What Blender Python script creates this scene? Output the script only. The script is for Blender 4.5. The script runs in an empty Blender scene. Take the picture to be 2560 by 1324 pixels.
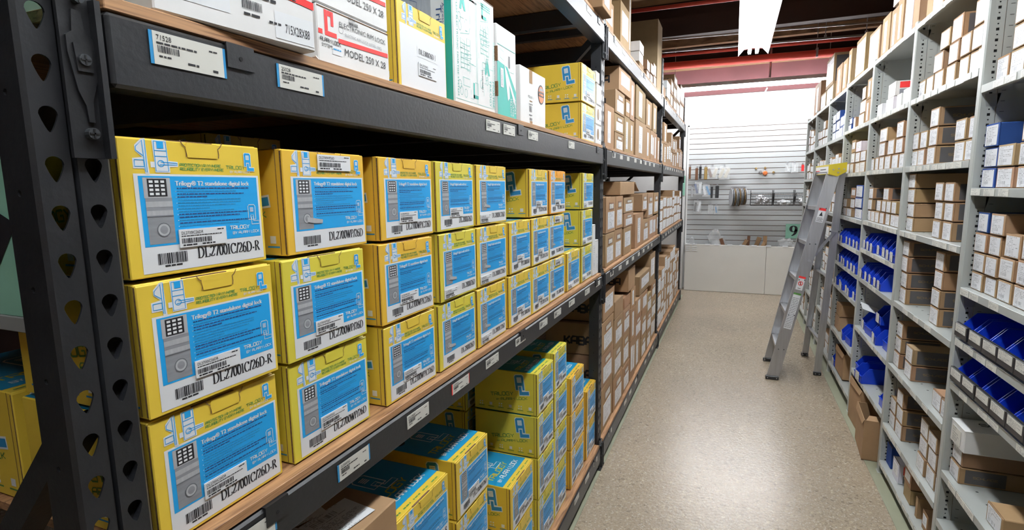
import bpy, bmesh, math, random
from mathutils import Vector, Matrix
random.seed(7)
S = bpy.context.scene
COL = S.collection
R = math.radians

# ------------------------------------------------------------------ camera, world, exposure
cam_d = bpy.data.cameras.new('camera'); cam = bpy.data.objects.new('camera', cam_d); COL.objects.link(cam)
S.camera = cam
cam_d.sensor_width = 36.0; cam_d.lens = 36.0 * 1345.7 / 2560.0; cam_d.clip_start = 0.02; cam_d.clip_end = 100
def _cam():
    yaw, pitch, roll = 0.389192, 0.141887, -0.013751
    f = Vector((-math.sin(yaw)*math.cos(pitch), math.cos(yaw)*math.cos(pitch), -math.sin(pitch)))
    r = Vector((math.cos(yaw), math.sin(yaw), 0)); u = r.cross(f)
    r2 = r*math.cos(roll) + u*math.sin(roll); u2 = -r*math.sin(roll) + u*math.cos(roll)
    m = Matrix((r2, u2, -f)).transposed().to_4x4(); m.translation = Vector((0, 0, 1.6))
    cam.matrix_world = m
_cam()
W = bpy.data.worlds.new('world'); S.world = W; W.use_nodes = True
W.node_tree.nodes['Background'].inputs[0].default_value = (0.85, 0.9, 1.0, 1)
W.node_tree.nodes['Background'].inputs[1].default_value = 0.16
S.view_settings.view_transform = 'Standard'; S.view_settings.look = 'None'
S.view_settings.gamma = 1.0; S.view_settings.use_curve_mapping = False
S.view_settings.exposure = -0.1
TUBE = 62.0       # emission of the fluorescent tubes

# ------------------------------------------------------------------ materials
def mat(name, col, rough=0.55, metal=0.0, spec=0.5, tint=False, noise=0.0, nscale=20, bump=0.0, bscale=60, alpha=1.0, trans=0.0, coat=0.0, emit=None, stretch=None):
    m = bpy.data.materials.new(name); m.use_nodes = True
    nt = m.node_tree; b = nt.nodes['Principled BSDF']
    b.inputs['Roughness'].default_value = rough; b.inputs['Metallic'].default_value = metal
    b.inputs['Specular IOR Level'].default_value = spec; b.inputs['Base Color'].default_value = (*col, 1)
    b.inputs['Alpha'].default_value = alpha; b.inputs['Transmission Weight'].default_value = trans; b.inputs['Coat Weight'].default_value = coat
    if emit: b.inputs['Emission Color'].default_value = (*emit[0], 1); b.inputs['Emission Strength'].default_value = emit[1]
    src = None
    if tint:
        oi = nt.nodes.new('ShaderNodeObjectInfo'); src = oi.outputs['Color']
    if noise or bump:
        tc = nt.nodes.new('ShaderNodeTexCoord'); mp = nt.nodes.new('ShaderNodeMapping')
        nt.links.new(tc.outputs['Object'], mp.inputs['Vector'])
        if stretch: mp.inputs['Scale'].default_value = stretch
    if noise:
        n = nt.nodes.new('ShaderNodeTexNoise'); n.inputs['Scale'].default_value = nscale; n.inputs['Detail'].default_value = 4
        nt.links.new(mp.outputs[0], n.inputs['Vector'])
        mr = nt.nodes.new('ShaderNodeMapRange'); mr.inputs['To Min'].default_value = 1-noise; mr.inputs['To Max'].default_value = 1+noise
        mr.inputs['From Min'].default_value = 0.25; mr.inputs['From Max'].default_value = 0.75
        nt.links.new(n.outputs['Fac'], mr.inputs['Value'])
        mx = nt.nodes.new('ShaderNodeMix'); mx.data_type = 'RGBA'; mx.blend_type = 'MULTIPLY'; mx.inputs['Factor'].default_value = 1
        if src: nt.links.new(src, mx.inputs['A'])
        else: mx.inputs['A'].default_value = (*col, 1)
        nt.links.new(mr.outputs[0], mx.inputs['B']); src = mx.outputs['Result']
    if src: nt.links.new(src, b.inputs['Base Color'])
    if bump:
        n2 = nt.nodes.new('ShaderNodeTexNoise'); n2.inputs['Scale'].default_value = bscale; n2.inputs['Detail'].default_value = 3
        nt.links.new(mp.outputs[0], n2.inputs['Vector'])
        bp = nt.nodes.new('ShaderNodeBump'); bp.inputs['Strength'].default_value = bump; bp.inputs['Distance'].default_value = 0.004
        nt.links.new(n2.outputs['Fac'], bp.inputs['Height']); nt.links.new(bp.outputs[0], b.inputs['Normal'])
    return m

M = {}
M['yellow'] = mat('printed_board', (0.78, 0.60, 0.06), 0.42, tint=True, noise=0.05, nscale=9, bump=0.25, bscale=25)
M['tinted'] = mat('tinted_board', (0.5, 0.33, 0.2), 0.75, tint=True, noise=0.08, nscale=14, bump=0.25, bscale=30, spec=0.3)
M['raw'] = mat('raw_corrugated_edge', (0.16, 0.085, 0.04), 0.9, noise=0.4, nscale=300)
M['kraft'] = mat('kraft_board', (0.32, 0.198, 0.105), 0.75, noise=0.08, nscale=14, bump=0.2, bscale=30, spec=0.3)
M['white'] = mat('white_board', (0.80, 0.80, 0.79), 0.5, noise=0.03, bump=0.2, bscale=20)
M['paper'] = mat('white_paper', (0.80, 0.82, 0.84), 0.5)
M['tagpaper'] = mat('cream_tag_paper', (.66, .655, .60), .45)
M['blue'] = mat('blue_print', (0.018, 0.36, 0.78), 0.35)
M['blue2'] = mat('logo_blue_print', (0.03, 0.25, 0.52), 0.4)
M['topblue'] = mat('top_blue_print', (0.012, 0.26, 0.48), 0.35, tint=True)
M['green'] = mat('green_ink', (0.10, 0.26, 0.06), 0.5)
M['ink'] = mat('black_ink', (0.012, 0.012, 0.016), 0.5)
M['inkblue'] = mat('navy_ink', (0.02, 0.06, 0.2), 0.5)
M['grey1'] = mat('photo_light_grey', (0.42, 0.43, 0.45), 0.4, noise=0.12, nscale=200, stretch=(1, 1, .15))
M['grey2'] = mat('photo_mid_grey', (0.25, 0.26, 0.28), 0.4, noise=0.15, nscale=200, stretch=(.15, 1, 1))
M['grey3'] = mat('photo_dark_grey', (0.13, 0.135, 0.15), 0.4)
M['red'] = mat('red_ink', (0.75, 0.03, 0.03), 0.45)
M['orange'] = mat('orange_print', (0.65, 0.17, 0.04), 0.45)
M['teal'] = mat('teal_ink', (0.03, 0.42, 0.36), 0.45)
M['teal2'] = mat('pale_teal_ink', (0.25, 0.62, 0.56), 0.45)
M['navy'] = mat('navy_board', (0.012, 0.05, 0.21), 0.4)
M['char'] = mat('charcoal_print', (0.075, 0.07, 0.072), 0.5)
M['gold'] = mat('gold_print', (0.25, 0.16, 0.07), 0.5)
M['black'] = mat('black_powder_coat', (0.0115, 0.0125, 0.015), 0.42, noise=0.25, nscale=8, bump=0.1, bscale=120, spec=0.6)
M['steelbolt'] = mat('worn_steel', (0.10, 0.11, 0.12), 0.35, metal=0.7)
M['blackpl'] = mat('black_plastic', (0.02, 0.02, 0.022), 0.4)
M['bluepl'] = mat('blue_plastic', (0.008, 0.045, 0.50), 0.3, bump=0.1, bscale=40)
M['enamel'] = mat('grey_enamel', (0.40, 0.42, 0.40), 0.32, noise=0.05, nscale=5, spec=0.6)
M['enamel2'] = mat('grey_enamel_panel', (0.27, 0.28, 0.275), 0.4, noise=0.06, nscale=5)
M['hole'] = mat('dark_hole', (0.004, 0.004, 0.004), 0.9)  # near-black caps and decals; the shade inside punched holes is painted
M['alu'] = mat('brushed_aluminium', (0.50, 0.51, 0.53), 0.38, metal=0.75, noise=0.12, nscale=60, stretch=(1, 1, .06))
M['capyel'] = mat('yellow_moulded_plastic', (0.62, 0.50, 0.03), 0.35)
M['wallw'] = mat('white_wall_paint', (0.80, 0.80, 0.79), 0.6, noise=0.02)
M['slat'] = mat('slatwall_melamine', (0.52, 0.54, 0.545), 0.4)
M['groove'] = mat('slatwall_groove', (0.16, 0.075, 0.04), 0.8)
M['lowpanel'] = mat('cream_panel', (0.80, 0.79, 0.74), 0.45, noise=0.03, nscale=3)
M['maroon'] = mat('maroon_paint', (0.15, 0.052, 0.055), 0.7, noise=0.15, nscale=3)
M['darkbeam'] = mat('dark_timber', (0.045, 0.022, 0.018), 0.8, noise=0.3, nscale=3, stretch=(.1, 1, 1))
M['redpipe'] = mat('red_pipe_paint', (0.75, 0.085, 0.06), 0.4)
M['conduit'] = mat('galvanised_conduit', (0.5, 0.5, 0.52), 0.3, metal=0.8)
M['housing'] = mat('white_lamp_housing', (0.85, 0.85, 0.85), 0.4)
M['tube'] = mat('lit_tube', (1, 1, 1), 0.5, emit=((0.93, 0.97, 1.0), TUBE))
M['tube2'] = mat('lit_tube_bright', (1, 1, 1), 0.5, emit=((0.95, 0.97, 1.0), TUBE*1.7))
M['mint'] = mat('mint_sign_board', (0.30, 0.60, 0.46), 0.35, noise=0.08, nscale=14)
M['yelpl'] = mat('rating_sticker_yellow', (0.6, 0.45, 0.03), 0.4)
M['wire'] = mat('black_wire', (0.02, 0.02, 0.02), 0.4)
M['brass'] = mat('brass', (0.55, 0.38, 0.15), 0.3, metal=0.8)
M['brown'] = mat('brown_plastic', (0.16, 0.07, 0.035), 0.5)
M['foam'] = mat('cream_wrapped_part', (0.62, 0.58, 0.48), 0.5)
M['bag'] = mat('clear_bag', (0.85, 0.87, 0.88), 0.12, alpha=0.28, spec=0.8, bump=0.9, bscale=30)
M['stripfloor'] = mat('floor_edge_strip', (0.27, 0.275, 0.19), 0.5, noise=0.06, nscale=6)

def ramp(nt, fac, stops):
    r = nt.nodes.new('ShaderNodeValToRGB'); e = r.color_ramp.elements
    while len(e) < len(stops): e.new(0.5)
    for q, (p, c) in zip(e, stops): q.position = p; q.color = (*c, 1)
    nt.links.new(fac, r.inputs[0]); return r.outputs[0]
def floor_mat():
    m = bpy.data.materials.new('speckled_epoxy_floor'); m.use_nodes = True; nt = m.node_tree; b = nt.nodes['Principled BSDF']
    tc = nt.nodes.new('ShaderNodeTexCoord')
    def vor(sc):
        v = nt.nodes.new('ShaderNodeTexVoronoi'); v.inputs['Scale'].default_value = sc; nt.links.new(tc.outputs['Object'], v.inputs['Vector']); return v
    v = vor(170); v2 = vor(75)
    sep = nt.nodes.new('ShaderNodeSeparateColor'); nt.links.new(v.outputs['Color'], sep.inputs[0])
    c1 = ramp(nt, sep.outputs[0], [(0.0, (0.21, 0.165, 0.12)), (0.10, (0.31, 0.252, 0.182)), (0.5, (0.35, 0.287, 0.21)), (0.86, (0.385, 0.32, 0.238)), (0.97, (0.50, 0.44, 0.36))])
    sep2 = nt.nodes.new('ShaderNodeSeparateColor'); nt.links.new(v2.outputs['Color'], sep2.inputs[0])
    c2 = ramp(nt, sep2.outputs[1], [(0.0, (0.6, 0.56, 0.54)), (0.05, (0.97, 0.95, 0.93)), (0.9, (1, 1, 1)), (0.97, (1.25, 1.25, 1.2))])
    n = nt.nodes.new('ShaderNodeTexNoise'); n.inputs['Scale'].default_value = 1.3; n.inputs['Detail'].default_value = 5; nt.links.new(tc.outputs['Object'], n.inputs['Vector'])
    c3 = ramp(nt, n.outputs['Fac'], [(0.3, (0.9, 0.9, 0.9)), (0.7, (1.08, 1.07, 1.05))])
    def mul(a, bb):
        x = nt.nodes.new('ShaderNodeMix'); x.data_type = 'RGBA'; x.blend_type = 'MULTIPLY'; x.inputs['Factor'].default_value = 1
        nt.links.new(a, x.inputs['A']); nt.links.new(bb, x.inputs['B']); return x.outputs['Result']
    nt.links.new(mul(mul(c1, c2), c3), b.inputs['Base Color'])
    b.inputs['Roughness'].default_value = 0.26; b.inputs['Specular IOR Level'].default_value = 0.55
    n2 = nt.nodes.new('ShaderNodeTexNoise'); n2.inputs['Scale'].default_value = 55; n2.inputs['Detail'].default_value = 3; nt.links.new(tc.outputs['Object'], n2.inputs['Vector'])
    bp = nt.nodes.new('ShaderNodeBump'); bp.inputs['Strength'].default_value = 0.30; bp.inputs['Distance'].default_value = 0.004
    nt.links.new(n2.outputs['Fac'], bp.inputs['Height']); nt.links.new(bp.outputs[0], b.inputs['Normal'])
    return m
M['floor'] = floor_mat()
def wood_mat(name, dark, light, sc=(1, 1, 1)):
    m = bpy.data.materials.new(name); m.use_nodes = True; nt = m.node_tree; b = nt.nodes['Principled BSDF']
    tc = nt.nodes.new('ShaderNodeTexCoord'); mp = nt.nodes.new('ShaderNodeMapping'); mp.inputs['Scale'].default_value = sc
    nt.links.new(tc.outputs['Object'], mp.inputs[0])
    n = nt.nodes.new('ShaderNodeTexNoise'); n.inputs['Scale'].default_value = 12; n.inputs['Detail'].default_value = 6; n.inputs['Distortion'].default_value = 0.6
    nt.links.new(mp.outputs[0], n.inputs['Vector'])
    nt.links.new(ramp(nt, n.outputs['Fac'], [(0.3, dark), (0.52, light), (0.75, tuple(min(1, x*1.25) for x in light))]), b.inputs['Base Color'])
    b.inputs['Roughness'].default_value = 0.6
    return m
M['ply'] = wood_mat('plywood', (0.14, 0.06, 0.025), (0.38, 0.205, 0.095), (8, .6, 30))
M['deck'] = wood_mat('roof_deck_boards', (0.18, 0.10, 0.055), (0.42, 0.27, 0.15), (.5, 6, 1))
def sticker_mat(name, base, rows, density, seed, ink=.6):
    """white sheet with rows of small print and a barcode, from generated coordinates (x and z)"""
    m = bpy.data.materials.new(name); m.use_nodes = True; nt = m.node_tree; b = nt.nodes['Principled BSDF']
    tc = nt.nodes.new('ShaderNodeTexCoord'); sp = nt.nodes.new('ShaderNodeSeparateXYZ'); nt.links.new(tc.outputs['Generated'], sp.inputs[0])
    oi = nt.nodes.new('ShaderNodeObjectInfo')
    def mth(op, a, bb=None, c=None):
        x = nt.nodes.new('ShaderNodeMath'); x.operation = op
        for i, q in enumerate((a, bb, c)):
            if q is None: continue
            if isinstance(q, (int, float)): x.inputs[i].default_value = q
            else: nt.links.new(q, x.inputs[i])
        return x.outputs[0]
    X, Z = sp.outputs[0], sp.outputs[2]
    zr = mth('MULTIPLY', Z, rows); row = mth('FLOOR', zr); fr = mth('FRACT', zr)
    off = mth('MULTIPLY', oi.outputs['Random'], 57.0)
    cb = nt.nodes.new('ShaderNodeCombineXYZ')
    nt.links.new(mth('MULTIPLY', X, 26), cb.inputs[0]); nt.links.new(mth('ADD', mth('MULTIPLY', row, 7.3), off), cb.inputs[1]); cb.inputs[2].default_value = seed
    n = nt.nodes.new('ShaderNodeTexNoise'); n.inputs['Scale'].default_value = 1.0; n.inputs['Detail'].default_value = 1; nt.links.new(cb.outputs[0], n.inputs['Vector'])
    wn = nt.nodes.new('ShaderNodeTexWhiteNoise'); wn.noise_dimensions = '2D'
    cb2 = nt.nodes.new('ShaderNodeCombineXYZ'); nt.links.new(row, cb2.inputs[0]); nt.links.new(off, cb2.inputs[1]); nt.links.new(cb2.outputs[0], wn.inputs['Vector'])
    length = mth('ADD', mth('MULTIPLY', wn.outputs['Value'], 0.75), 0.25)
    txt = mth('MULTIPLY', mth('MULTIPLY', mth('GREATER_THAN', n.outputs['Fac'], 1-density), mth('LESS_THAN', mth('ABSOLUTE', mth('SUBTRACT', fr, 0.5)), 0.27)), mth('MULTIPLY', mth('GREATER_THAN', X, 0.07), mth('LESS_THAN', X, length)))
    # barcode in the lower third
    cb3 = nt.nodes.new('ShaderNodeCombineXYZ'); nt.links.new(mth('MULTIPLY', X, 60), cb3.inputs[0]); nt.links.new(off, cb3.inputs[1])
    n3 = nt.nodes.new('ShaderNodeTexNoise'); n3.inputs['Scale'].default_value = 1.0; nt.links.new(cb3.outputs[0], n3.inputs['Vector'])
    band = mth('MULTIPLY', mth('LESS_THAN', mth('ABSOLUTE', mth('SUBTRACT', Z, 0.24)), 0.085), mth('MULTIPLY', mth('GREATER_THAN', X, 0.1), mth('LESS_THAN', X, 0.62)))
    bar = mth('MULTIPLY', band, mth('GREATER_THAN', n3.outputs['Fac'], 0.5))
    clear = mth('LESS_THAN', mth('ABSOLUTE', mth('SUBTRACT', Z, 0.24)), 0.11)
    tot = mth('MAXIMUM', mth('MULTIPLY', txt, mth('SUBTRACT', 1.0, clear)), bar)
    mx = nt.nodes.new('ShaderNodeMix'); mx.data_type = 'RGBA'; mx.inputs['A'].default_value = (*base, 1); mx.inputs['B'].default_value = (0.10, 0.10, 0.12, 1)
    nt.links.new(mth('MULTIPLY', tot, ink), mx.inputs['Factor']); nt.links.new(mx.outputs['Result'], b.inputs['Base Color'])
    b.inputs['Roughness'].default_value = 0.35
    return m
M['stk'] = sticker_mat('printed_white_sticker', (0.80, 0.81, 0.84), 12, 0.50, 1.0, .62)
M['stk2'] = sticker_mat('printed_tag', (0.72, 0.71, 0.65), 6, 0.52, 5.0, .6)
M['stk3'] = sticker_mat('printed_packing_slip', (0.80, 0.81, 0.82), 22, 0.52, 9.0)

# ------------------------------------------------------------------ mesh builder
class MB:
    def __init__(s): s.v = []; s.f = []; s.mi = []; s.mats = []
    def m(s, key):
        if key not in s.mats: s.mats.append(key)
        return s.mats.index(key)
    def face(s, pts, key):
        i = len(s.v); s.v += [tuple(p) for p in pts]; s.f.append(tuple(range(i, i+len(pts)))); s.mi.append(s.m(key))
    def box(s, x0, x1, y0, y1, z0, z1, key, c=0.0):
        if c <= 0:
            i = len(s.v); s.v += [(x, y, z) for x in (x0, x1) for y in (y0, y1) for z in (z0, z1)]
            for q in ((0, 1, 3, 2), (4, 6, 7, 5), (0, 4, 5, 1), (2, 3, 7, 6), (0, 2, 6, 4), (1, 5, 7, 3)):
                s.f.append(tuple(i+k for k in q)); s.mi.append(s.m(key))
            return
        X, Y, Z = (x0, x1), (y0, y1), (z0, z1); k = s.m(key); base = len(s.v); idx = {}
        for a in (0, 1):
            for b in (0, 1):
                for d in (0, 1):
                    px, py, pz = X[a], Y[b], Z[d]; ix = c if a == 0 else -c; iy = c if b == 0 else -c; iz = c if d == 0 else -c
                    for ax, p in enumerate(((px, py+iy, pz+iz), (px+ix, py, pz+iz), (px+ix, py+iy, pz))):
                        idx[(a, b, d, ax)] = len(s.v); s.v.append(p)
        def F(l): s.f.append(tuple(idx[q] for q in l)); s.mi.append(k)
        for a in (0, 1):
            l = [(a, 0, 0, 0), (a, 0, 1, 0), (a, 1, 1, 0), (a, 1, 0, 0)]; F(l if a == 0 else l[::-1])
            l = [(0, a, 0, 1), (1, a, 0, 1), (1, a, 1, 1), (0, a, 1, 1)]; F(l if a == 0 else l[::-1])
            l = [(0, 0, a, 2), (0, 1, a, 2), (1, 1, a, 2), (1, 0, a, 2)]; F(l if a == 0 else l[::-1])
        for a in (0, 1):
            for b in (0, 1):
                F([(a, b, 0, 0), (a, b, 1, 0), (a, b, 1, 1), (a, b, 0, 1)])
                F([(a, 0, b, 0), (a, 1, b, 0), (a, 1, b, 2), (a, 0, b, 2)])
                F([(0, a, b, 1), (1, a, b, 1), (1, a, b, 2), (0, a, b, 2)])
                for d in (0, 1): F([(a, b, d, 0), (a, b, d, 1), (a, b, d, 2)])
    def tube(s, p0, p1, r, key, n=10, r1=None):
        p0, p1 = Vector(p0), Vector(p1); d = (p1-p0).normalized(); a = d.orthogonal().normalized(); b = d.cross(a); r1 = r if r1 is None else r1
        i = len(s.v)
        for k in range(n):
            t = 2*math.pi*k/n; o = a*math.cos(t) + b*math.sin(t); s.v.append(tuple(p0+o*r)); s.v.append(tuple(p1+o*r1))
        mk = s.m(key)
        for k in range(n):
            j = (k+1) % n; s.f.append((i+2*k, i+2*j, i+2*j+1, i+2*k+1)); s.mi.append(mk)
        s.f.append(tuple(i+2*k for k in range(n))[::-1]); s.mi.append(mk); s.f.append(tuple(i+2*k+1 for k in range(n))); s.mi.append(mk)
    def bar(s, p0, p1, w, t, up, key):
        """rectangular bar from p0 to p1; w across (perp to up), t along up"""
        p0, p1, up = Vector(p0), Vector(p1), Vector(up); d = (p1-p0).normalized(); a = d.cross(up).normalized(); b = a.cross(d).normalized()
        i = len(s.v)
        for p in (p0, p1):
            for q, r in ((-1, -1), (1, -1), (1, 1), (-1, 1)): s.v.append(tuple(p + a*q*w/2 + b*r*t/2))
        k = s.m(key)
        for f in ((0, 1, 2, 3), (7, 6, 5, 4), (0, 4, 5, 1), (1, 5, 6, 2), (2, 6, 7, 3), (3, 7, 4, 0)): s.f.append(tuple(i+q for q in f)); s.mi.append(k)
    def prism(s, pts, ext, key):
        """closed polygon pts (3D) extruded by vector ext"""
        n = len(pts); i = len(s.v); e = Vector(ext); s.v += [tuple(p) for p in pts] + [tuple(Vector(p)+e) for p in pts]; k = s.m(key)
        s.f.append(tuple(range(i, i+n))[::-1]); s.mi.append(k); s.f.append(tuple(range(i+n, i+2*n))); s.mi.append(k)
        for q in range(n): s.f.append((i+q, i+(q+1) % n, i+n+(q+1) % n, i+n+q)); s.mi.append(k)
    def mesh(s, name, smooth=False, fix=True):
        me = bpy.data.meshes.new(name); me.from_pydata(s.v, [], s.f)
        for k in s.mats: me.materials.append(M[k])
        me.polygons.foreach_set('material_index', s.mi)
        if fix:
            bm = bmesh.new(); bm.from_mesh(me); bmesh.ops.recalc_face_normals(bm, faces=bm.faces); bm.to_mesh(me); bm.free()
        if smooth: me.polygons.foreach_set('use_smooth', [True]*len(me.polygons))
        me.update(); return me

def obj(name, me, parent=None, loc=(0, 0, 0), rot=(0, 0, 0), color=None, label=None):
    if isinstance(me, MB): me = me.mesh(name)
    o = bpy.data.objects.new(name, me); COL.objects.link(o); o.parent = parent; o.location = loc; o.rotation_euler = rot
    if color: o.color = (*color, 1)
    if label: o['label'] = label
    return o
def thing(name, label, cat, loc=(0, 0, 0), rot=(0, 0, 0), group=None):
    o = bpy.data.objects.new(name, None); COL.objects.link(o); o.location = loc; o.rotation_euler = rot; o.empty_display_size = 0.05
    o['label'] = label; o['category'] = cat
    if group: o['group'] = group
    return o
def tag(o, label, cat, group=None):
    o['label'] = label; o['category'] = cat
    if group: o['group'] = group
    return o
def struct(name, me, loc=(0, 0, 0)):
    o = obj(name, me, loc=loc); o['kind'] = 'structure'; return o

# ------------------------------------------------------------------ printing on faces
_txt = {}
def text_polys(t):
    if t in _txt: return _txt[t]
    c = bpy.data.curves.new('t', 'FONT'); c.body = t; c.size = 1.0; c.resolution_u = 2
    o = bpy.data.objects.new('t', c); me = bpy.data.meshes.new_from_object(o)
    vs = [(v.co.x, v.co.y) for v in me.vertices]; fs = [tuple(p.vertices) for p in me.polygons]
    w = max([v[0] for v in vs] or [1])
    bpy.data.objects.remove(o); bpy.data.curves.remove(c); bpy.data.meshes.remove(me)
    _txt[t] = (vs, fs, w); return _txt[t]
# constant width wide technical lettering, unit height, list of polylines and advance
TF = {'T': ([[(0, 1), (1.1, 1)], [(.55, 1), (.55, 0)]], 1.3), 'R': ([[(0, 0), (0, 1), (.9, 1), (1.05, .85), (1.05, .6), (.9, .45), (0, .45)], [(.6, .45), (1.05, 0)]], 1.3),
 'I': ([[(0, 0), (0, 1)]], .3), 'L': ([[(0, 1), (0, 0), (.95, 0)]], 1.15), 'O': ([[(.15, 0), (0, .15), (0, .85), (.15, 1), (.95, 1), (1.1, .85), (1.1, .15), (.95, 0), (.15, 0)]], 1.38),
 'G': ([[(1.1, .85), (.95, 1), (.15, 1), (0, .85), (0, .15), (.15, 0), (1.1, 0), (1.1, .5), (.6, .5)]], 1.38), 'Y': ([[(0, 1), (.55, .45), (1.1, 1)], [(.55, .45), (.55, 0)]], 1.3),
 'B': ([[(0, 0), (0, 1), (.9, 1), (1.05, .88), (1.05, .62), (.9, .5), (0, .5)], [(.9, .5), (1.08, .38), (1.08, .12), (.95, 0), (0, 0)]], 1.35),
 'A': ([[(0, 0), (0, .7), (.3, 1), (1.08, 1), (1.08, 0)], [(0, .4), (1.08, .4)]], 1.36), 'M': ([[(0, 0), (0, 1), (.6, .5), (1.2, 1), (1.2, 0)]], 1.48),
 'C': ([[(1.05, 1), (.15, 1), (0, .85), (0, .15), (.15, 0), (1.05, 0)]], 1.3), 'K': ([[(0, 0), (0, 1)], [(1.0, 1), (.3, .5), (1.05, 0)], [(0, .5), (.3, .5)]], 1.3),
 'P': ([[(0, 0), (0, 1), (.9, 1), (1.05, .85), (1.05, .55), (.9, .4), (0, .4)]], 1.3), 'E': ([[(1.0, 1), (0, 1), (0, 0), (1.0, 0)], [(0, .5), (.85, .5)]], 1.25),
 'N': ([[(0, 0), (0, 1), (1.05, 0), (1.05, 1)]], 1.33), 'W': ([[(0, 1), (.3, 0), (.7, .8), (1.1, 0), (1.4, 1)]], 1.65), 'H': ([[(0, 0), (0, 1)], [(1.05, 0), (1.05, 1)], [(0, .5), (1.05, .5)]], 1.33),
 'V': ([[(0, 1), (.5, 0), (1.0, 1)]], 1.25), 'S': ([[(1.0, 1), (.15, 1), (0, .85), (0, .6), (.12, .5), (.9, .5), (1.05, .4), (1.05, .12), (.9, 0), (0, 0)]], 1.3), '.': ([[(0, 0), (.1, 0)]], .35), ' ': ([], .7)}
def arc(cx, cy, rx, ry, a0, a1, n=10): return [(cx+rx*math.cos(R(a0+(a1-a0)*i/n)), cy+ry*math.sin(R(a0+(a1-a0)*i/n))) for i in range(n+1)]
# broad-nib serif lettering: strokes get thick on the verticals, 's' marks serif bars (x, y, half width)
SF = {
 'D': ([[(.15, 0), (.15, 1)], [(.15, 1), (.32, 1)]+arc(.32, .5, .42, .5, 90, -90, 14)+[(.15, 0)]], [(.12, 0, .12), (.12, 1, .12)], .86),
 'L': ([[(.15, 0), (.15, 1)], [(.15, .02), (.6, .02), (.66, .28)]], [(.15, 0, .16), (.15, 1, .16)], .74),
 '2': ([arc(.26, .74, .2, .24, 165, -40, 10)+[(.04, .05)], [(.04, .05), (.44, .05), (.5, .2)]], [], .58),
 '7': ([[(.03, .8), (.07, .97), (.5, .97), (.2, 0)]], [], .56),
 '0': ([arc(.27, .5, .21, .5, 90, 450, 18)], [], .56), '6': ([arc(.27, .3, .2, .3, 90, 450, 14), [(.07, .35)]+arc(.45, .4, .38, .6, 175, 100, 6)], [], .56),
 '8': ([arc(.27, .75, .17, .25, 90, 450, 12), arc(.27, .26, .21, .26, 90, 450, 12)], [], .56),
 '3': ([arc(.24, .75, .19, .25, 150, -80, 9), arc(.24, .27, .22, .27, 85, -150, 10)], [], .56),
 '5': ([[(.46, .97), (.16, .97), (.1, .56)]+arc(.22, .31, .23, .31, 100, -140, 10)], [], .56),
 '9': ([arc(.27, .7, .2, .3, 90, 450, 14), [(.47, .65)]+arc(.09, .6, .38, .6, -5, -80, 6)], [], .56),
 '1': ([[(.28, 0), (.28, 1), (.1, .86)]], [(.28, 0, .15)], .5),
 'I': ([[(.2, 0), (.2, 1)]], [(.2, 0, .16), (.2, 1, .16)], .42), 'C': ([arc(.42, .5, .34, .5, 42, 318, 16), [(.7, .98), (.7, .7)]], [], .8),
 '/': ([[(.02, -.02), (.32, 1.02)]], [], .34), '-': ([[(.04, .32), (.3, .32)], [(.04, .28), (.3, .28)], [(.04, .36), (.3, .36)]], [], .38),
 'R': ([[(.15, 0), (.15, 1)], [(.15, 1), (.3, 1)]+arc(.3, .76, .27, .24, 90, -90, 8)+[(.15, .52)], [(.34, .52), (.68, .01)]], [(.13, 0, .14), (.12, 1, .1), (.7, 0, .08)], .78),
 'W': ([[(.05, 1), (.3, 0)], [(.3, 0), (.48, .95)], [(.42, 1), (.68, 0)], [(.68, 0), (.9, 1)]], [(.07, 1, .1), (.45, 1, .1), (.9, 1, .09)], 1.0),
 'P': ([[(.15, 0), (.15, 1)], [(.15, 1), (.3, 1)]+arc(.3, .74, .28, .26, 90, -90, 8)+[(.15, .48)]], [(.14, 0, .15), (.12, 1, .1)], .66)}
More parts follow.
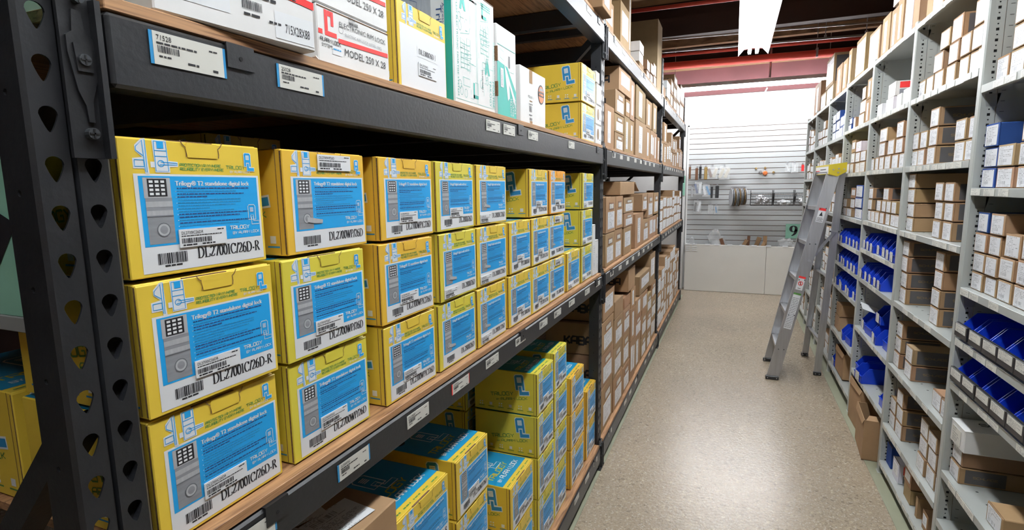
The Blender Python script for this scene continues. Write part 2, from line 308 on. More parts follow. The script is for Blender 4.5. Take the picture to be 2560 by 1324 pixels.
class Pr:
    """a flat face frame: o origin, u right, v up, n outward; prints are thin inked polygons lying on the board"""
    def __init__(s, mb, o, u, v, n, lift=0.0004): s.mb = mb; s.o = Vector(o); s.u = Vector(u); s.v = Vector(v); s.n = Vector(n); s.l = lift
    def P(s, x, y, k=0): return s.o + s.u*x + s.v*y + s.n*(s.l*(1+k))
    def poly(s, key, pts, k=0): s.mb.face([s.P(x, y, k) for x, y in pts], key)
    def rect(s, key, x0, y0, x1, y1, k=0): s.poly(key, [(x0, y0), (x1, y0), (x1, y1), (x0, y1)], k)
    def stroke(s, key, pts, w, k=0, thin=None):
        n = len(pts)
        if n < 2: return
        off = []
        for i in range(n):
            a = pts[max(0, i-1)]; b = pts[min(n-1, i+1)]; dx, dy = b[0]-a[0], b[1]-a[1]; L = math.hypot(dx, dy) or 1e-9
            ww = w if thin is None else thin + (w-thin)*abs(dy/L)**1.6
            off.append((-dy/L*ww/2, dx/L*ww/2))
        for i in range(n-1):
            a, b = pts[i], pts[i+1]; p, q = off[i], off[i+1]
            s.poly(key, [(a[0]+p[0], a[1]+p[1]), (a[0]-p[0], a[1]-p[1]), (b[0]-q[0], b[1]-q[1]), (b[0]+q[0], b[1]+q[1])], k)
    def text(s, key, t, x, y, h, w=None, k=0, a=0.0, bold=0):
        vs, fs, tw = text_polys(t); sy = h/0.7; sx = (w/tw) if w else sy; ca, sa = math.cos(a), math.sin(a)
        for dx in ((0, bold) if bold else (0,)):
            i = len(s.mb.v)
            for (p, q) in vs:
                X, Y = p*sx+dx, q*sy; s.mb.v.append(tuple(s.P(x + X*ca - Y*sa, y + X*sa + Y*ca, k + (.1 if dx else 0))))
            mk = s.mb.m(key)
            for f in fs: s.mb.f.append(tuple(i+j for j in f)); s.mb.mi.append(mk)
    def tech(s, key, t, x, y, h, w, k=0, a=0.0, th=.2, shear=0.0):
        tot = sum(TF[c][1] for c in t) - .25; sx = w/tot; cx = 0; ca, sa = math.cos(a), math.sin(a)
        for c in t:
            for pl in TF[c][0]:
                pts = [((cx+p)*sx + q*h*shear, q*h) for p, q in pl]
                s.stroke(key, [(x + X*ca - Y*sa, y + X*sa + Y*ca) for X, Y in pts], th*h, k)
            cx += TF[c][1]
    def serif(s, key, t, x, y, h, w, k=0):
        tot = sum(SF[c][2] for c in t); sx = w/tot; cx = 0
        for c in t:
            st, se, adv = SF[c]
            for pl in st: s.stroke(key, [(x+(cx+p)*sx, y+q*h) for p, q in pl], .155*sx*1.25, k, thin=.05*h)
            for (a, b, hw) in se:
                X = x+(cx+a)*sx; Y = y+b*h; s.rect(key, X-hw*sx, Y-(.05*h if b else 0), X+hw*sx, Y+(0 if b else .05*h), k+.1)
            cx += adv
    def words(s, key, x, y, w, h, rnd, k=0):
        p = x
        while p < x+w-h:
            L = min(h*rnd.uniform(1.2, 4.5), x+w-p); s.rect(key, p, y, p+L, y+h, k); p += L + h*.6
    def bars(s, key, x0, y0, x1, y1, rnd, k=0, n=28):
        p = x0; st = (x1-x0)/n
        while p < x1-st:
            L = st*rnd.choice((.4, .6, .9, 1.3)); s.rect(key, p, y0, p+L, y1, k); p += L + st*rnd.choice((.4, .7))
    def al_logo(s, x, y, h, key, edge, k=0, a=0.0, outline=False, pad=None):
        """block letter A with keypad window above a key-shaped L"""
        ca, sa = math.cos(a), math.sin(a)
        T = lambda l: [(x + X*h*ca - Y*h*sa, y + X*h*sa + Y*h*ca) for X, Y in l]
        A = [(-.02, .28), (-.02, .9), (.06, 1.0), (.34, 1.0), (.42, .9), (.42, .18), (.3, .18), (.3, .45), (.12, .45), (.12, .28)]
        Lk = [(.16, 0), (.16, .38), (.28, .38), (.28, .17), (.62, .17), (.62, 0)]
        A = [(-.02, .26), (-.02, .92), (.05, 1.0), (.36, 1.0), (.43, .92), (.43, .24)]
        if outline:
            s.stroke(key, T(A[::-1] + [A[-1]]), .035*h, k); s.stroke(key, T([(-.02, .26), (.12, .26), (.12, .47), (.3, .47), (.3, .2)]), .03*h, k)
            s.stroke(key, T(Lk+[Lk[0]]), .03*h, k)
            for i in range(4): s.stroke(key, T([(.1, .66+.06*i), (.31, .66+.06*i)]), .035*h, k)
            return
        def grow(l, d):
            cx = sum(p[0] for p in l)/len(l); cy = sum(p[1] for p in l)/len(l)
            return [(p[0]+(d if p[0] > cx else -d), p[1]+(d if p[1] > cy else -d)) for p in l]
        if edge:
            s.poly(edge, T(grow([(-.02, .26), (.43, .24), (.43, .92), (.36, 1.0), (.05, 1.0), (-.02, .92)], .03)), k)
            s.poly(edge, T([(.12, -.04), (.66, -.04), (.66, .21), (.32, .21), (.32, .42), (.12, .42)]), k+.2)
        s.poly(key, T([(-.02, .26), (.1, .26), (.1, .47), (.32, .47), (.32, .24), (.43, .24), (.43, .92), (.36, 1.0), (.05, 1.0), (-.02, .92)]), k+.5)
        s.poly(key, T([(.15, 0), (.63, 0), (.63, .17), (.28, .17), (.28, .41), (.15, .41)]), k+.7)
        s.poly(pad or 'paper', T([(.09, .62), (.32, .62), (.32, .88), (.09, .88)]), k+1)
        for i in range(3): s.stroke(key, T([(.11, .68+.07*i), (.3, .68+.07*i)]), .012*h, k+1.3)

# ------------------------------------------------------------------ setting
SHELL = MB(); SHELL.box(-4.2, 3.4, -3.2, 9.0, -0.06, 0.0, 'floor'); struct('floor', SHELL)
m = MB(); m.box(-0.78, -0.635, -2.2, 8.2, 0.0, 0.0025, 'stripfloor'); struct('trim_1', m)
m = MB(); m.box(0.768, 1.3, 1.0, 7.9, 0.0, 0.0025, 'stripfloor'); struct('trim_2', m)
m = MB(); m.box(-4.2, 3.4, 8.82, 8.95, 0, 2.93, 'wallw'); struct('wall_back', m)
m = MB(); m.box(-4.3, -4.2, -3.2, 8.95, 0, 3.9, 'darkbeam'); struct('wall_left', m)  # dark colour stands in for the deep shade seen behind the rack
m = MB(); m.box(3.4, 3.5, -3.2, 8.95, 0, 3.9, 'deck'); struct('wall_right', m)
m = MB(); m.box(-4.2, 3.4, -3.3, -3.2, 0, 3.9, 'deck'); struct('wall_front', m)
m = MB(); m.box(-4.3, 3.5, -3.3, 9.3, 3.98, 4.05, 'deck'); struct('ceiling', m)
m = MB(); m.box(-4.2, 3.4, 8.76, 8.96, 2.925, 3.30, 'maroon'); m.box(-4.2, 3.4, 8.62, 8.96, 3.30, 3.37, 'deck'); struct('trim_3', m)   # painted band above the white wall
m = MB(); m.box(-4.2, 3.4, 8.92, 9.0, 3.37, 3.98, 'darkbeam'); struct('trim_4', m)
for i, (y, z0, z1, w, k) in enumerate([(8.1, 3.5, 3.60, .10, 'deck'), (7.2, 3.42, 3.64, .13, 'darkbeam'), (7.75, 3.55, 3.98, .12, 'darkbeam'), (5.6, 3.45, 3.72, .13, 'darkbeam'), (4.4, 3.5, 3.98, .14, 'darkbeam'), (3.0, 3.5, 3.98, .14, 'darkbeam'), (1.2, 3.5, 3.98, .14, 'darkbeam'), (-.6, 3.5, 3.98, .14, 'darkbeam')]):
    m = MB(); m.box(-4.2, 3.4, y, y+w, z0, z1, k); struct('trim_%d' % (5+i), m)
def pipe(name, label, cat, y, z, r, key, dx=(-4.2, 3.4), hang=None, group=None, tilt=0.0):
    t = thing(name, label, cat, (0, y, z), group=group)
    m = MB(); m.tube((dx[0], 0, -tilt*dx[0]), (dx[1], 0, -tilt*dx[1]), r, key, 14)
    obj('pipe_run', m.mesh('pipe_run', smooth=True), t)
    for hx in (hang or []):
        m = MB(); m.tube((hx, 0, 0), (hx, 0, 3.98-z), .005, 'conduit', 6); m.box(hx-.012, hx+.012, -r-.004, r+.004, -r-.004, r+.004, key if r < .02 else 'conduit'); obj('hanger', m, t)
pipe('sprinkler_pipe', 'thick red sprinkler pipe crossing below the roof beams near the back wall', 'pipe', 8.05, 3.235, .05, 'redpipe', hang=(-1.4, .9), tilt=.012)
pipe('sprinkler_pipe', 'thin red pipe running across just above the thick red one', 'pipe', 8.0, 3.37, .022, 'redpipe', tilt=.01)
pipe('sprinkler_pipe', 'thin red pipe under the boards at the top edge, nearest the camera', 'pipe', 6.0, 3.40, .02, 'redpipe', tilt=.012)
pipe('electrical_conduit', 'bright metal conduit, lower of the two crossing below the roof', 'conduit', 7.35, 3.265, .013, 'conduit', hang=(.9, 1.3), tilt=.02)
pipe('electrical_conduit', 'thin dull metal conduit, upper of the two crossing below the roof', 'conduit', 7.0, 3.32, .011, 'conduit', tilt=.03)

# slatwall, lower panels
t = thing('slatwall_panel', 'white slatwall panel with brown grooves covering the back wall', 'slatwall', (0, 8.8, 0)); 
m = MB()
z = 0.70; top = 2.48; pitch = .0762
ys = 0
while z < top:
    z1 = min(z+pitch-.008, top); m.box(-.655, 1.0, -.018, .0, z, z1, 'slat'); z += pitch
obj('slats', m, t)
m = MB(); m.box(-.655, 1.0, -.006, .002, .68, top, 'groove'); obj('groove_backing', m, t)
m = MB(); m.box(-.68, -.655, -.022, .01, .68, top+.02, 'wallw'); m.box(-.68, 1.0, -.022, .01, top, top+.02, 'slat'); obj('edge_trim', m, t)
t = thing('storage_bin_box', 'low cream panelled floor bin standing against the slatwall', 'bin box', (0, 8.6, 0))
m = MB(); m.box(-.655, .475, .0, .018, .004, .715, 'lowpanel', .002); obj('front_panel', m, t, label='wide left front panel')
m = MB(); m.box(.479, 1.0, .0, .018, .004, .71, 'lowpanel', .002); obj('front_panel', m, t, label='narrow right front panel')
m = MB(); m.box(-.655, -.64, .019, .17, .004, .715, 'lowpanel', .002); obj('end_panel', m, t)
for i, x in enumerate((-.62, -.52, -.33, -.2, -.02, .15, .31, .5, .72)):
    m = MB(); m.box(x-.035, x+.035, -.003, .021, .705, .722, 'paper')
    if i < 2:
        for k in range(3): m.box(x-.035, x+.035, -.003, -.0005, .655-.03*k+.02, .665-.03*k+.02, 'paper')
    obj('divider_tab', m, t)

# ------------------------------------------------------------------ fluorescent lamps
def lamp(name, label, loc, rot, L, bare=False):
    t = thing(name, label, 'ceiling light', loc, rot, 'fluorescent strip lights')
    # profile across x, z up; open below
    prof = [(-.14, 0), (-.085, .062), (-.03, .068), (-.03, .10), (.03, .10), (.03, .068), (.085, .062), (.14, 0)]
    if bare: prof = [(-.055, .055), (-.055, .10), (.055, .10), (.055, .055)]
    m = MB(); n = len(prof)
    for i in range(n-1):
        a, b = prof[i], prof[i+1]
        m.face([(a[0], -L/2, a[1]), (b[0], -L/2, b[1]), (b[0], L/2, b[1]), (a[0], L/2, a[1])], 'housing')
        m.face([(a[0], -L/2, a[1]+.003), (b[0], -L/2, b[1]+.003), (b[0], L/2, b[1]+.003), (a[0], L/2, a[1]+.003)], 'housing')
    m.face([(-.028, -L/2, .069), (.028, -L/2, .069), (.028, L/2, .069), (-.028, L/2, .069)] if not bare else [(-.055, -L/2, .055), (.055, -L/2, .055), (.055, L/2, .055), (-.055, L/2, .055)], 'housing')
    obj('reflector', m, t)
    for s in (-1, 1):
        m = MB(); m.tube((s*.034, -L/2+.02, .028), (s*.034, L/2-.02, .028), .0165, 'tube2' if bare else 'tube', 12); obj('fluorescent_tube', m.mesh('tube', smooth=False), t)
        for e in (-1, 1):
            m = MB(); m.box(s*.034-.015, s*.034+.015, e*(L/2-.018)-.01, e*(L/2-.018)+.01, .008, .068, 'housing', .003); obj('lamp_holder', m, t)
    for y in (-L/2+.35, L/2-.35):
        m = MB(); m.tube((0, y, .1), (0, y, 3.98-loc[2]), .004, 'conduit', 6); obj('hanger', m, t)
    return t
lamp('fluorescent_light', 'long lit fluorescent fixture hanging over the aisle, its far end in view', (.125, 5.02, 2.90), (0, 0, 0), 2.40)
lamp('fluorescent_light', 'lit fluorescent fixture over the near half of the aisle', (.125, 2.56, 2.90), (0, 0, 0), 2.40)
lamp('fluorescent_light', 'lit fluorescent fixture overhead at the camera', (.125, .10, 2.90), (0, 0, 0), 2.40)
lamp('fluorescent_light', 'lit fluorescent fixture running crosswise in front of the back wall', (.12, 8.2, 2.895), (0, 0, R(91.2)), 2.6, bare=True)
t = thing('conduit_drop', 'short grey pipe dropping to the crosswise light, with an angled stay', 'conduit', (.385, 8.2, 0))
m = MB(); m.tube((0, 0, 3.01), (0, 0, 3.98), .014, 'conduit', 8); obj('drop_pipe', m, t)
m = MB(); m.tube((-.02, .17, 2.90), (-.10, .55, 2.76), .011, 'conduit', 8); obj('stay', m, t)

# ------------------------------------------------------------------ left pallet racking
XB = -0.64
def holed_strip(mb, o, u, v, n, w, cells, pitch, shape, key, depth, cap=None, cu=None):
    """strip of width w along u, cells stacked along v; each has a hole outline (list of (x,y) about its centre)"""
    o, u, v, n = Vector(o), Vector(u), Vector(v), Vector(n)
    P = lambda x, y, d=0: tuple(o + u*x + v*y + n*d)
    for c in range(cells):
        cy = (c+.5)*pitch; hole = shape(c); cx = (cu if cu is not None else w/2); k = len(hole); outer = []
        for (hx, hy) in hole:
            fx = (w-cx)/hx if hx > 1e-6 else (-cx/hx if hx < -1e-6 else 1e9); fy = (pitch/2)/abs(hy) if abs(hy) > 1e-6 else 1e9
            f = min(fx, fy); outer.append((cx+hx*f, cy+hy*f))
        corners = [(w, c*pitch+pitch), (0, c*pitch+pitch), (0, c*pitch), (w, c*pitch)]
        inn = [(cx+a, cy+b) for a, b in hole]
        for i in range(k):
            j = (i+1) % k; a, b = outer[i], outer[j]
            mb.face([P(*a), P(*b), P(*inn[j]), P(*inn[i])], key)
            on = lambda p, q: abs(p[0]-q[0]) < 1e-6 or abs(p[1]-q[1]) < 1e-6
            if not on(a, b):
                cn = min(corners, key=lambda q: (q[0]-(a[0]+b[0])/2)**2+(q[1]-(a[1]+b[1])/2)**2); mb.face([P(*a), P(*cn), P(*b)], key)
            mb.face([P(*inn[i]), P(*inn[j]), P(*inn[j], -depth), P(*inn[i], -depth)], key)
        if cap: mb.face([P(*q, -depth) for q in inn], cap)
def teardrop(c=0):
    pts = []
    for i in range(18):
        a = 2*math.pi*i/18; x, y = math.cos(a), math.sin(a)
        if y >= 0: pts.append((.0088*x, .004+.0085*y))
        else: pts.append((.0088*x*(1-.52*abs(y)), .004-.0185*abs(y)))
    return pts
def small_round(c=0): return [(.0036*math.cos(2*math.pi*i/10), .0036*math.sin(2*math.pi*i/10)) for i in range(10)]
POST = {}
def post_mesh(flip, n=47):
    """teardrop column, local: face at x=0 looking +x, spans y 0..0.076; web along -x at y=0"""
    if (flip, n) in POST: return POST[(flip, n)]
    m = MB(); p = .0508; H = n*p; f = -1 if flip else 1
    X = (lambda x: -x) if flip else (lambda x: x)
    nn = (f, 0, 0)
    # two punched strips with a shallow groove between
    holed_strip(m, (0, .004, 0), (0, 1, 0), (0, 0, 1), nn, .031, n, p, teardrop, 'black', .0025)
    holed_strip(m, (0, .041, 0), (0, 1, 0), (0, 0, 1), nn, .031, n, p, teardrop, 'black', .010, 'hole')
    for y0, y1, x0, x1 in ((.035, .037, 0, -.006), (.037, .039, -.006, -.006), (.039, .041, -.006, 0), (0, .004, -.004, 0), (.072, .076, 0, -.004)):
        m.face([(X(x0), y0, 0), (X(x1), y1, 0), (X(x1), y1, H), (X(x0), y0, H)], 'black')
    # web facing -y with small round holes, far flange, return lips
    holed_strip(m, (X(-.055 if not flip else -.055), 0, 0), (f, 0, 0), (0, 0, 1), (0, -1, 0), .051, n//2, p*2, small_round, 'black', .002, 'hole')
    m.box(min(X(-.055), X(-.004)), max(X(-.055), X(-.004)), .0735, .076, 0, H, 'black')
    m.box(min(X(-.055), X(-.052)), max(X(-.055), X(-.052)), .001, .02, 0, H, 'black'); m.box(min(X(-.055), X(-.052)), max(X(-.055), X(-.052)), .056, .075, 0, H, 'black')
    POST[(flip, n)] = m.mesh('post', fix=True); return POST[(flip, n)]
RACK = thing('pallet_rack', 'black steel pallet racking with teardrop uprights and plywood shelves along the left', 'pallet rack', (0, 0, 0))
DEPTH = 1.07; XF = -.655; XR = XF-DEPTH
PY = [.328, 2.842, 5.345, 7.80]      # near edges of the uprights
def frame(y):
    n = 47 if y < 3 else 54
    fr = obj('upright_post', post_mesh(False, n), RACK, (XF, y, 0.0265))
    obj('upright_post', post_mesh(True, n), RACK, (XR, y, 0.0265))
    m = MB(); m.box(-.09, .02, -.01, .085, -.0245, -.019, 'black'); m.box(-.055, 0, 0, .076, -.019, 0, 'black'); obj('foot_plate', m, fr)
    for z0, z1 in ((1.33, .27), (1.42, 2.36)):
        m = MB(); a, b = (XF-.05, XR+.05) if z0 == 1.33 else (XR+.05, XF-.05)
        m.bar((a, y+.035, z0), (b, y+.035, z1), .032, .036, (0, 1, 0), 'black'); obj('diagonal_brace', m, RACK)
    for z in (.2, 2.40):
        m = MB(); m.bar((XF-.05, y+.035, z), (XR+.05, y+.035, z), .032, .036, (0, 1, 0), 'black'); obj('horizontal_brace', m, RACK)
for y in PY: frame(y)
def connector(y, z, side):
    """beam end plate hooked on an upright"""
    x = XF+.004; b = z-.13; m = MB()
    m.prism([(x, y, b), (x, y+.034, b), (x, y+.036, z+.035), (x, y+.03, z+.06), (x, y+.006, z+.065), (x, y, z+.04)], (.005, 0, 0), 'black')
    m.box(x, x+.016, y+.030, y+.036, b, z+.035, 'black')
    m.prism([(x+.005, y+.004, z-.022), (x+.005, y+.010, z-.06), (x+.005, y+.016, z-.075), (x+.005, y+.017, z-.092), (x+.005, y+.023, z-.092), (x+.005, y+.023, z-.07), (x+.005, y+.031, z-.045), (x+.005, y+.031, z-.005), (x+.005, y+.022, z+.0), (x+.005, y+.021, z+.022), (x+.005, y+.012, z+.022), (x+.005, y+.010, z-.0), (x+.005, y+.004, z-.005)], (.003, 0, 0), 'black')
    m.prism([(x+.008, y+.009, z-.012), (x+.008, y+.011, z-.04), (x+.008, y+.026, z-.04), (x+.008, y+.027, z-.012)], (.002, 0, 0), 'black')
    m.box(x+.0052, x+.0056, y+.012, y+.022, z+.012, z+.019, 'hole')
    c = obj('beam_connector', m, RACK)
    for dz, r in ((.034, .0055), (-.028, .006), (-.104, .006)):
        m = MB(); m.tube((x+.004, y+.018, z+dz), (x+.0125, y+.018, z+dz), r, 'steelbolt', 12)
        m.box(x+.0124, x+.0135, y+.018-r*.8, y+.018+r*.8, z+dz-.0008, z+dz+.0008, 'black'); m.box(x+.0124, x+.0135, y+.018-.0008, y+.018+.0008, z+dz-r*.8, z+dz+r*.8, 'black'); obj('rivet', m, c)
LEV = [(.045, .135), (1.055, 1.122), (1.717, 1.797), (2.325, 2.412)]     # beam bottom and top
WOOD = []; rn0 = random.Random(12)
for b in range(3):
    y0, y1 = PY[b]+.078, PY[b+1]-.002
    for li, (z0, z1) in enumerate(LEV):
        if b == 2 and li == 1: pass
        for xs, nm in ((XB, 'front_beam'), (XR+.004, 'rear_beam')):
            m = MB(); x0, x1 = (xs-.045, xs) if nm == 'front_beam' else (xs, xs+.045)
            m.box(x0, x1, y0, y1, z0, z1, 'black', .004)
            o = obj('beam', m, RACK, label='front beam' if nm == 'front_beam' else 'rear beam')
            if nm == 'front_beam':
                fb = o
                m = MB(); m.box(x0-.02, x0+.002, y0, y1, z0+.004, z1-.028, 'black'); obj('beam_step', m, o)
        for k in range(4):
            yy = y0 + (y1-y0)*(k+.5)/4; m = MB(); m.box(XR+.03, XB-.04, yy-.02, yy+.02, z0+.012, z1-.002, 'black'); obj('cross_support', m, RACK)
        # deck clips over the beam top
        for k in range(3):
            yy = y0+.15+ (y1-y0-.3)*k/2; m = MB(); m.box(XB, XB+.003, yy, yy+.045, z1-.03, z1+.001, 'black'); m.box(XB-.03, XB+.003, yy, yy+.045, z1+.001, z1+.0025, 'black')
            m.tube((XB+.003, yy+.022, z1-.016), (XB+.0035, yy+.022, z1-.016), .003, 'hole', 8); obj('deck_clip', m, fb)
        m = MB(); m.box(XR+.01, XB-.004, y0+.002, y1-.002, z1+.003, z1+.018, 'ply', .001); o = obj('shelf_board', m, RACK); WOOD.append(z1+.018)
        connector(PY[b]+.034, z1-.029, 1)
        if b < 2 or True: connector(PY[b+1]-.001, z1-.029, -1)
        # shelf tags
        tags = {(0, 2): [(.455, .095, .038, 'inkb'), (.647, .092, .034, 'inkb'), (1.385, .095, .03, None), (1.506, .09, .03, None), (1.716, .095, .028, None), (2.19, .09, .028, None)],
                (0, 1): [(.487, .085, .032, 'inkb'), (.722, .085, .032, 'inkb'), (.943, .09, .03, None), (1.15, .09, .028, 'red'), (1.35, .09, .026, None), (1.58, .09, .024, None), (1.816, .09, .026, None), (1.993, .09, .026, None), (2.2, .09, .024, None), (2.474, .09, .026, None), (2.7, .09, .024, None)],
                (0, 0): [(1.9, .085, .025, None), (2.3, .08, .025, None), (2.5, .08, .025, None), (2.68, .08, .025, None)]}.get((b, li))
        if tags is None: tags = [(y0+.12+ (y1-y0-.3)*k/9+random.uniform(0, .06), .085, .026, None) for k in range(9) if random.random() < .8]
        for ty, tw, th, bd in tags:
            zc = z1-.008-th if li != 1 else z1-.012-th
            m = MB(); m.box(0, tw, -.0012, 0, 0, th, 'stk2' if b else 'tagpaper'); kk = {'inkb': 'blue2', 'red': 'red'}.get(bd)
            o = obj('shelf_tag', m, fb, (XB+.0005, ty, zc), (0, 0, R(90)), label='paper tag with blue ends' if kk == 'blue2' else ('paper tag with red edge' if kk else None))
            if kk:
                m = MB(); m.box(-.004, tw+.004, -.0008, 0, 0, th, kk); obj('tag_backing', m, o, (0, -.0, 0))
            if b == 0:
                m = MB(); pr = Pr(m, (0, -.0012, 0), (1, 0, 0), (0, 0, 1), (0, -1, 0)); q = th/.038
                pr.text('ink', ('71528' if ty < .6 else '25028') if li == 2 else (('DL2700IC26DR' if ty < .6 else 'DL2700WP26D') if bd and li == 1 else 'DL2800'), .004, th-.0095*q, .006*q, tw*(.2 if li == 2 else .3))
                pr.words('ink', .004, th-.014*q, tw*.55, .0022*q, rn0, 0); pr.bars('ink', .005, th-.0235*q, tw*.34, th-.0155*q, rn0, 0, n=20); pr.words('ink', .006, .009*q, tw*.16, .002*q, rn0, 0); pr.words('ink', tw*.45, .0065*q, tw*.2, .0025*q, rn0, 0); pr.words('ink', tw*.82, .004*q, tw*.08, .003*q, rn0, 0); pr.words('ink', tw*.78, th-.009*q, tw*.14, .0018*q, rn0, 0)
                obj('tag_print', m, o)

# ------------------------------------------------------------------ yellow lock cartons
MESH = {}
def YB(model, w, h, d, stick, t2=True, top=True):
    """cached meshes of one yellow carton; local front at y=0 looking -y"""
    key = ('y', model, round(w, 3), round(h, 3), stick, d)
    if key in MESH: return MESH[key]
    rnd = random.Random(hash(model) & 255)
    out = {}
    m = MB(); m.box(0.001, w-.001, .0045, d, .0, h-.003, 'yellow', .0015); out['body'] = m.mesh('carton_body')
    m = MB(); m.box(0, w, 0, .0035, .0005, h-.0045, 'yellow', .0012)
    for x in (.0006, w-.0028): m.box(x, x+.0022, .0035, .0062, .003, h-.006, 'raw')
    pr = Pr(m, (0, 0, 0), (1, 0, 0), (0, 0, 1), (0, -1, 0), .0003)
    # tear lines of the locking tab
    for sx in (.42, .655):
        s = 1 if sx > .5 else -1
        pr.stroke('raw', [((sx+.035*s)*w, .985*h), ((sx+.02*s)*w, .955*h), ((sx)*w, .935*h), ((sx+.004)*w, .895*h), ((sx-.0*s)*w, .865*h)], .0013, 2)
    m.box(.3*w, .62*w, .001, .006, h-.006, h-.0035, 'raw')
    out['front_panel'] = m.mesh('front_panel')
    m = MB(); m.prism([(.43*w, -.0012, .862*h), (.645*w, -.0012, .862*h), (.65*w, -.0012, .93*h), (.645*w, -.0012, h-.005), (.43*w, -.0012, h-.005), (.42*w, -.0012, .93*h)], (0, .0012, 0), 'yellow'); out['locking_tab'] = m.mesh('locking_tab')
    # front print
    m = MB(); pr = Pr(m, (0, 0, 0), (1, 0, 0), (0, 0, 1), (0, -1, 0), .00035)
    X = lambda u: u*w
    Y = lambda v: v*h
    white_only = model.startswith('DL5300')
    # line drawing of a lever lock
    P = lambda l: [(X(a), Y(b)) for a, b in l]
    pr.poly('paper', P([(.10, .93), (.14, .975), (.165, .98), (.17, .82), (.175, .73), (.15, .73), (.145, .77), (.08, .77), (.08, .84), (.14, .85), (.10, .89)]))
    pr.poly('paper', P([(.185, .78), (.21, .78), (.21, .745), (.305, .745), (.305, .785), (.36, .79), (.36, .825), (.30, .83), (.295, .975), (.205, .975), (.21, .82), (.185, .82)]), .2)
    for l in ([(.105, .92), (.145, .965), (.15, .75), (.16, .745), (.162, .97)], [(.105, .92), (.105, .895), (.145, .86)], [(.09, .83), (.09, .785), (.145, .785), (.145, .83), (.09, .83)], [(.215, .965), (.215, .755), (.295, .755), (.29, .965), (.215, .965)], [(.215, .90), (.29, .90)], [(.215, .86), (.29, .86)], [(.24, .80), (.355, .803), (.355, .815), (.25, .82)], arcp(.25, .81, .02, .022)):
        pr.stroke('blue', P(l), .0009, 1)
    pr.rect('blue', X(.233), Y(.915), X(.275), Y(.965), 1.2)
    pr.tech('green', 'PROTECTION ANYWHERE.', X(.37), Y(.795), Y(.02), X(.30), th=.24, shear=.2)
    pr.tech('green', 'RELIABILITY EVERYWHERE.', X(.37), Y(.765), Y(.02), X(.32), th=.24, shear=.2)
    pr.tech('green', 'TRILOGY', X(.71), Y(.785), Y(.026), X(.155), th=.2)
    pr.tech('paper', 'BY ALARM LOCK', X(.74), Y(.755), Y(.016), X(.17), th=.22)
    pr.al_logo(X(.865), Y(.775), Y(.145), 'blue', 'paper', 1)
    if white_only:
        pr.rect('paper', X(.035), Y(.02), X(.985), Y(.73))
        pr.rect('paper', X(.36), Y(.42), X(.8), Y(.54), 1)
        pr.serif('ink', 'DL5300/26D', X(.39), Y(.455), Y(.06), X(.32), 2); pr.rect('ink', X(.735), Y(.45), X(.742), Y(.52), 2)
    else:
        pr.rect('paper', X(.075), Y(.03), X(.975), Y(.735))
        pr.rect('blue', X(.10), Y(.22), X(.958), Y(.72), .5)
        pr.rect('grey1', X(.125), Y(.565), X(.295), Y(.708), 1); pr.rect('ink', X(.15), Y(.575), X(.27), Y(.70), 1.5)
        for r in range(4):
            for c in range(3): pr.rect('paper', X(.16+.036*c), Y(.585+.029*r), X(.184+.036*c), Y(.602+.029*r), 2)
        for i, (a, b, kk) in enumerate(((.235, .565, 'grey2'), (.44, .475, 'grey1'), (.50, .54, 'grey1'), (.43, .436, 'grey3'))): pr.rect(kk, X(.13), Y(a), X(.297), Y(b), 1+.3*i)
        for r_, kk in ((.052, 'grey3'), (.044, 'grey1'), (.03, 'grey2')): pr.poly(kk, P([(.225+r_*math.cos(2*math.pi*i/16)*.85, .335+r_*math.sin(2*math.pi*i/16)) for i in range(16)]), 2.5+r_*-9)
        if stick in ('bl', 'none', 'top'): pr.poly('grey1', P([(.225, .30), (.30, .285), (.40, .28), (.405, .315), (.30, .335), (.225, .35)]), 3); pr.stroke('grey3', P([(.225, .30), (.30, .285), (.40, .28)]), .001, 3.5)
        T = 'Trilogy' + chr(174) + (' T2 standalone digital lock' if t2 else ' digital audit trail lock')
        pr.text('paper', T, X(.325), Y(.652), Y(.035), X(.56 if t2 else .46), 1.5, bold=.0008)
        yy = .628; k = 0
        while yy > .345:
            dark = k in (0, 2, 3, 9, 10, 12); pr.words('inkblue' if dark else 'blue2', X(.335), Y(yy), X(rnd.uniform(.38, .56) if k % 4 != 3 else .22), Y(.0095 if dark else .008), rnd, 1.4)
            if k % 2: pr.rect('paper', X(.324), Y(yy), X(.329), Y(yy+.006), 1.4)
            yy -= .0215; k += 1
        pr.al_logo(X(.865), Y(.325), Y(.165), 'paper', None, 1.4, outline=True)
        pr.tech('paper', 'TRILOGY', X(.70), Y(.295), Y(.028), X(.16), 1.4, th=.24)
        pr.tech('paper', 'BY ALARM LOCK', X(.72), Y(.255), Y(.02), X(.225), 1.4, th=.22)
        pr.bars('ink', X(.17), Y(.085), X(.37), Y(.165), rnd, 1); pr.words('ink', X(.21), Y(.065), X(.12), Y(.012), rnd, 1)
        fw = min(.505, (.0362 if len(model) > 12 else .039)*len(model)); x1 = .942
        pr.serif('ink', model, X(x1-fw), Y(.098), Y(.083), X(fw), 1)
    # side print on local x=0
    pr = Pr(m, (0.001, d, 0), (0, -1, 0), (0, 0, 1), (-1, 0, 0), .0004)
    D = d
    a = R(9)
    pr.al_logo(D*.685, h*.435, h*.47, 'blue2', 'paper', 0, a=R(7))
    pr.tech('green', 'TRILOGY', D*.27, h*.345, h*.08, D*.36, 1, a=R(8), th=.2)
    pr.tech('green', 'ALARM LOCK', D*.43, h*.27, h*.055, D*.42, 1, a=R(8), th=.2); pr.tech('green', 'BY', D*.36, h*.26, h*.03, D*.045, 1, a=R(8), th=.25)
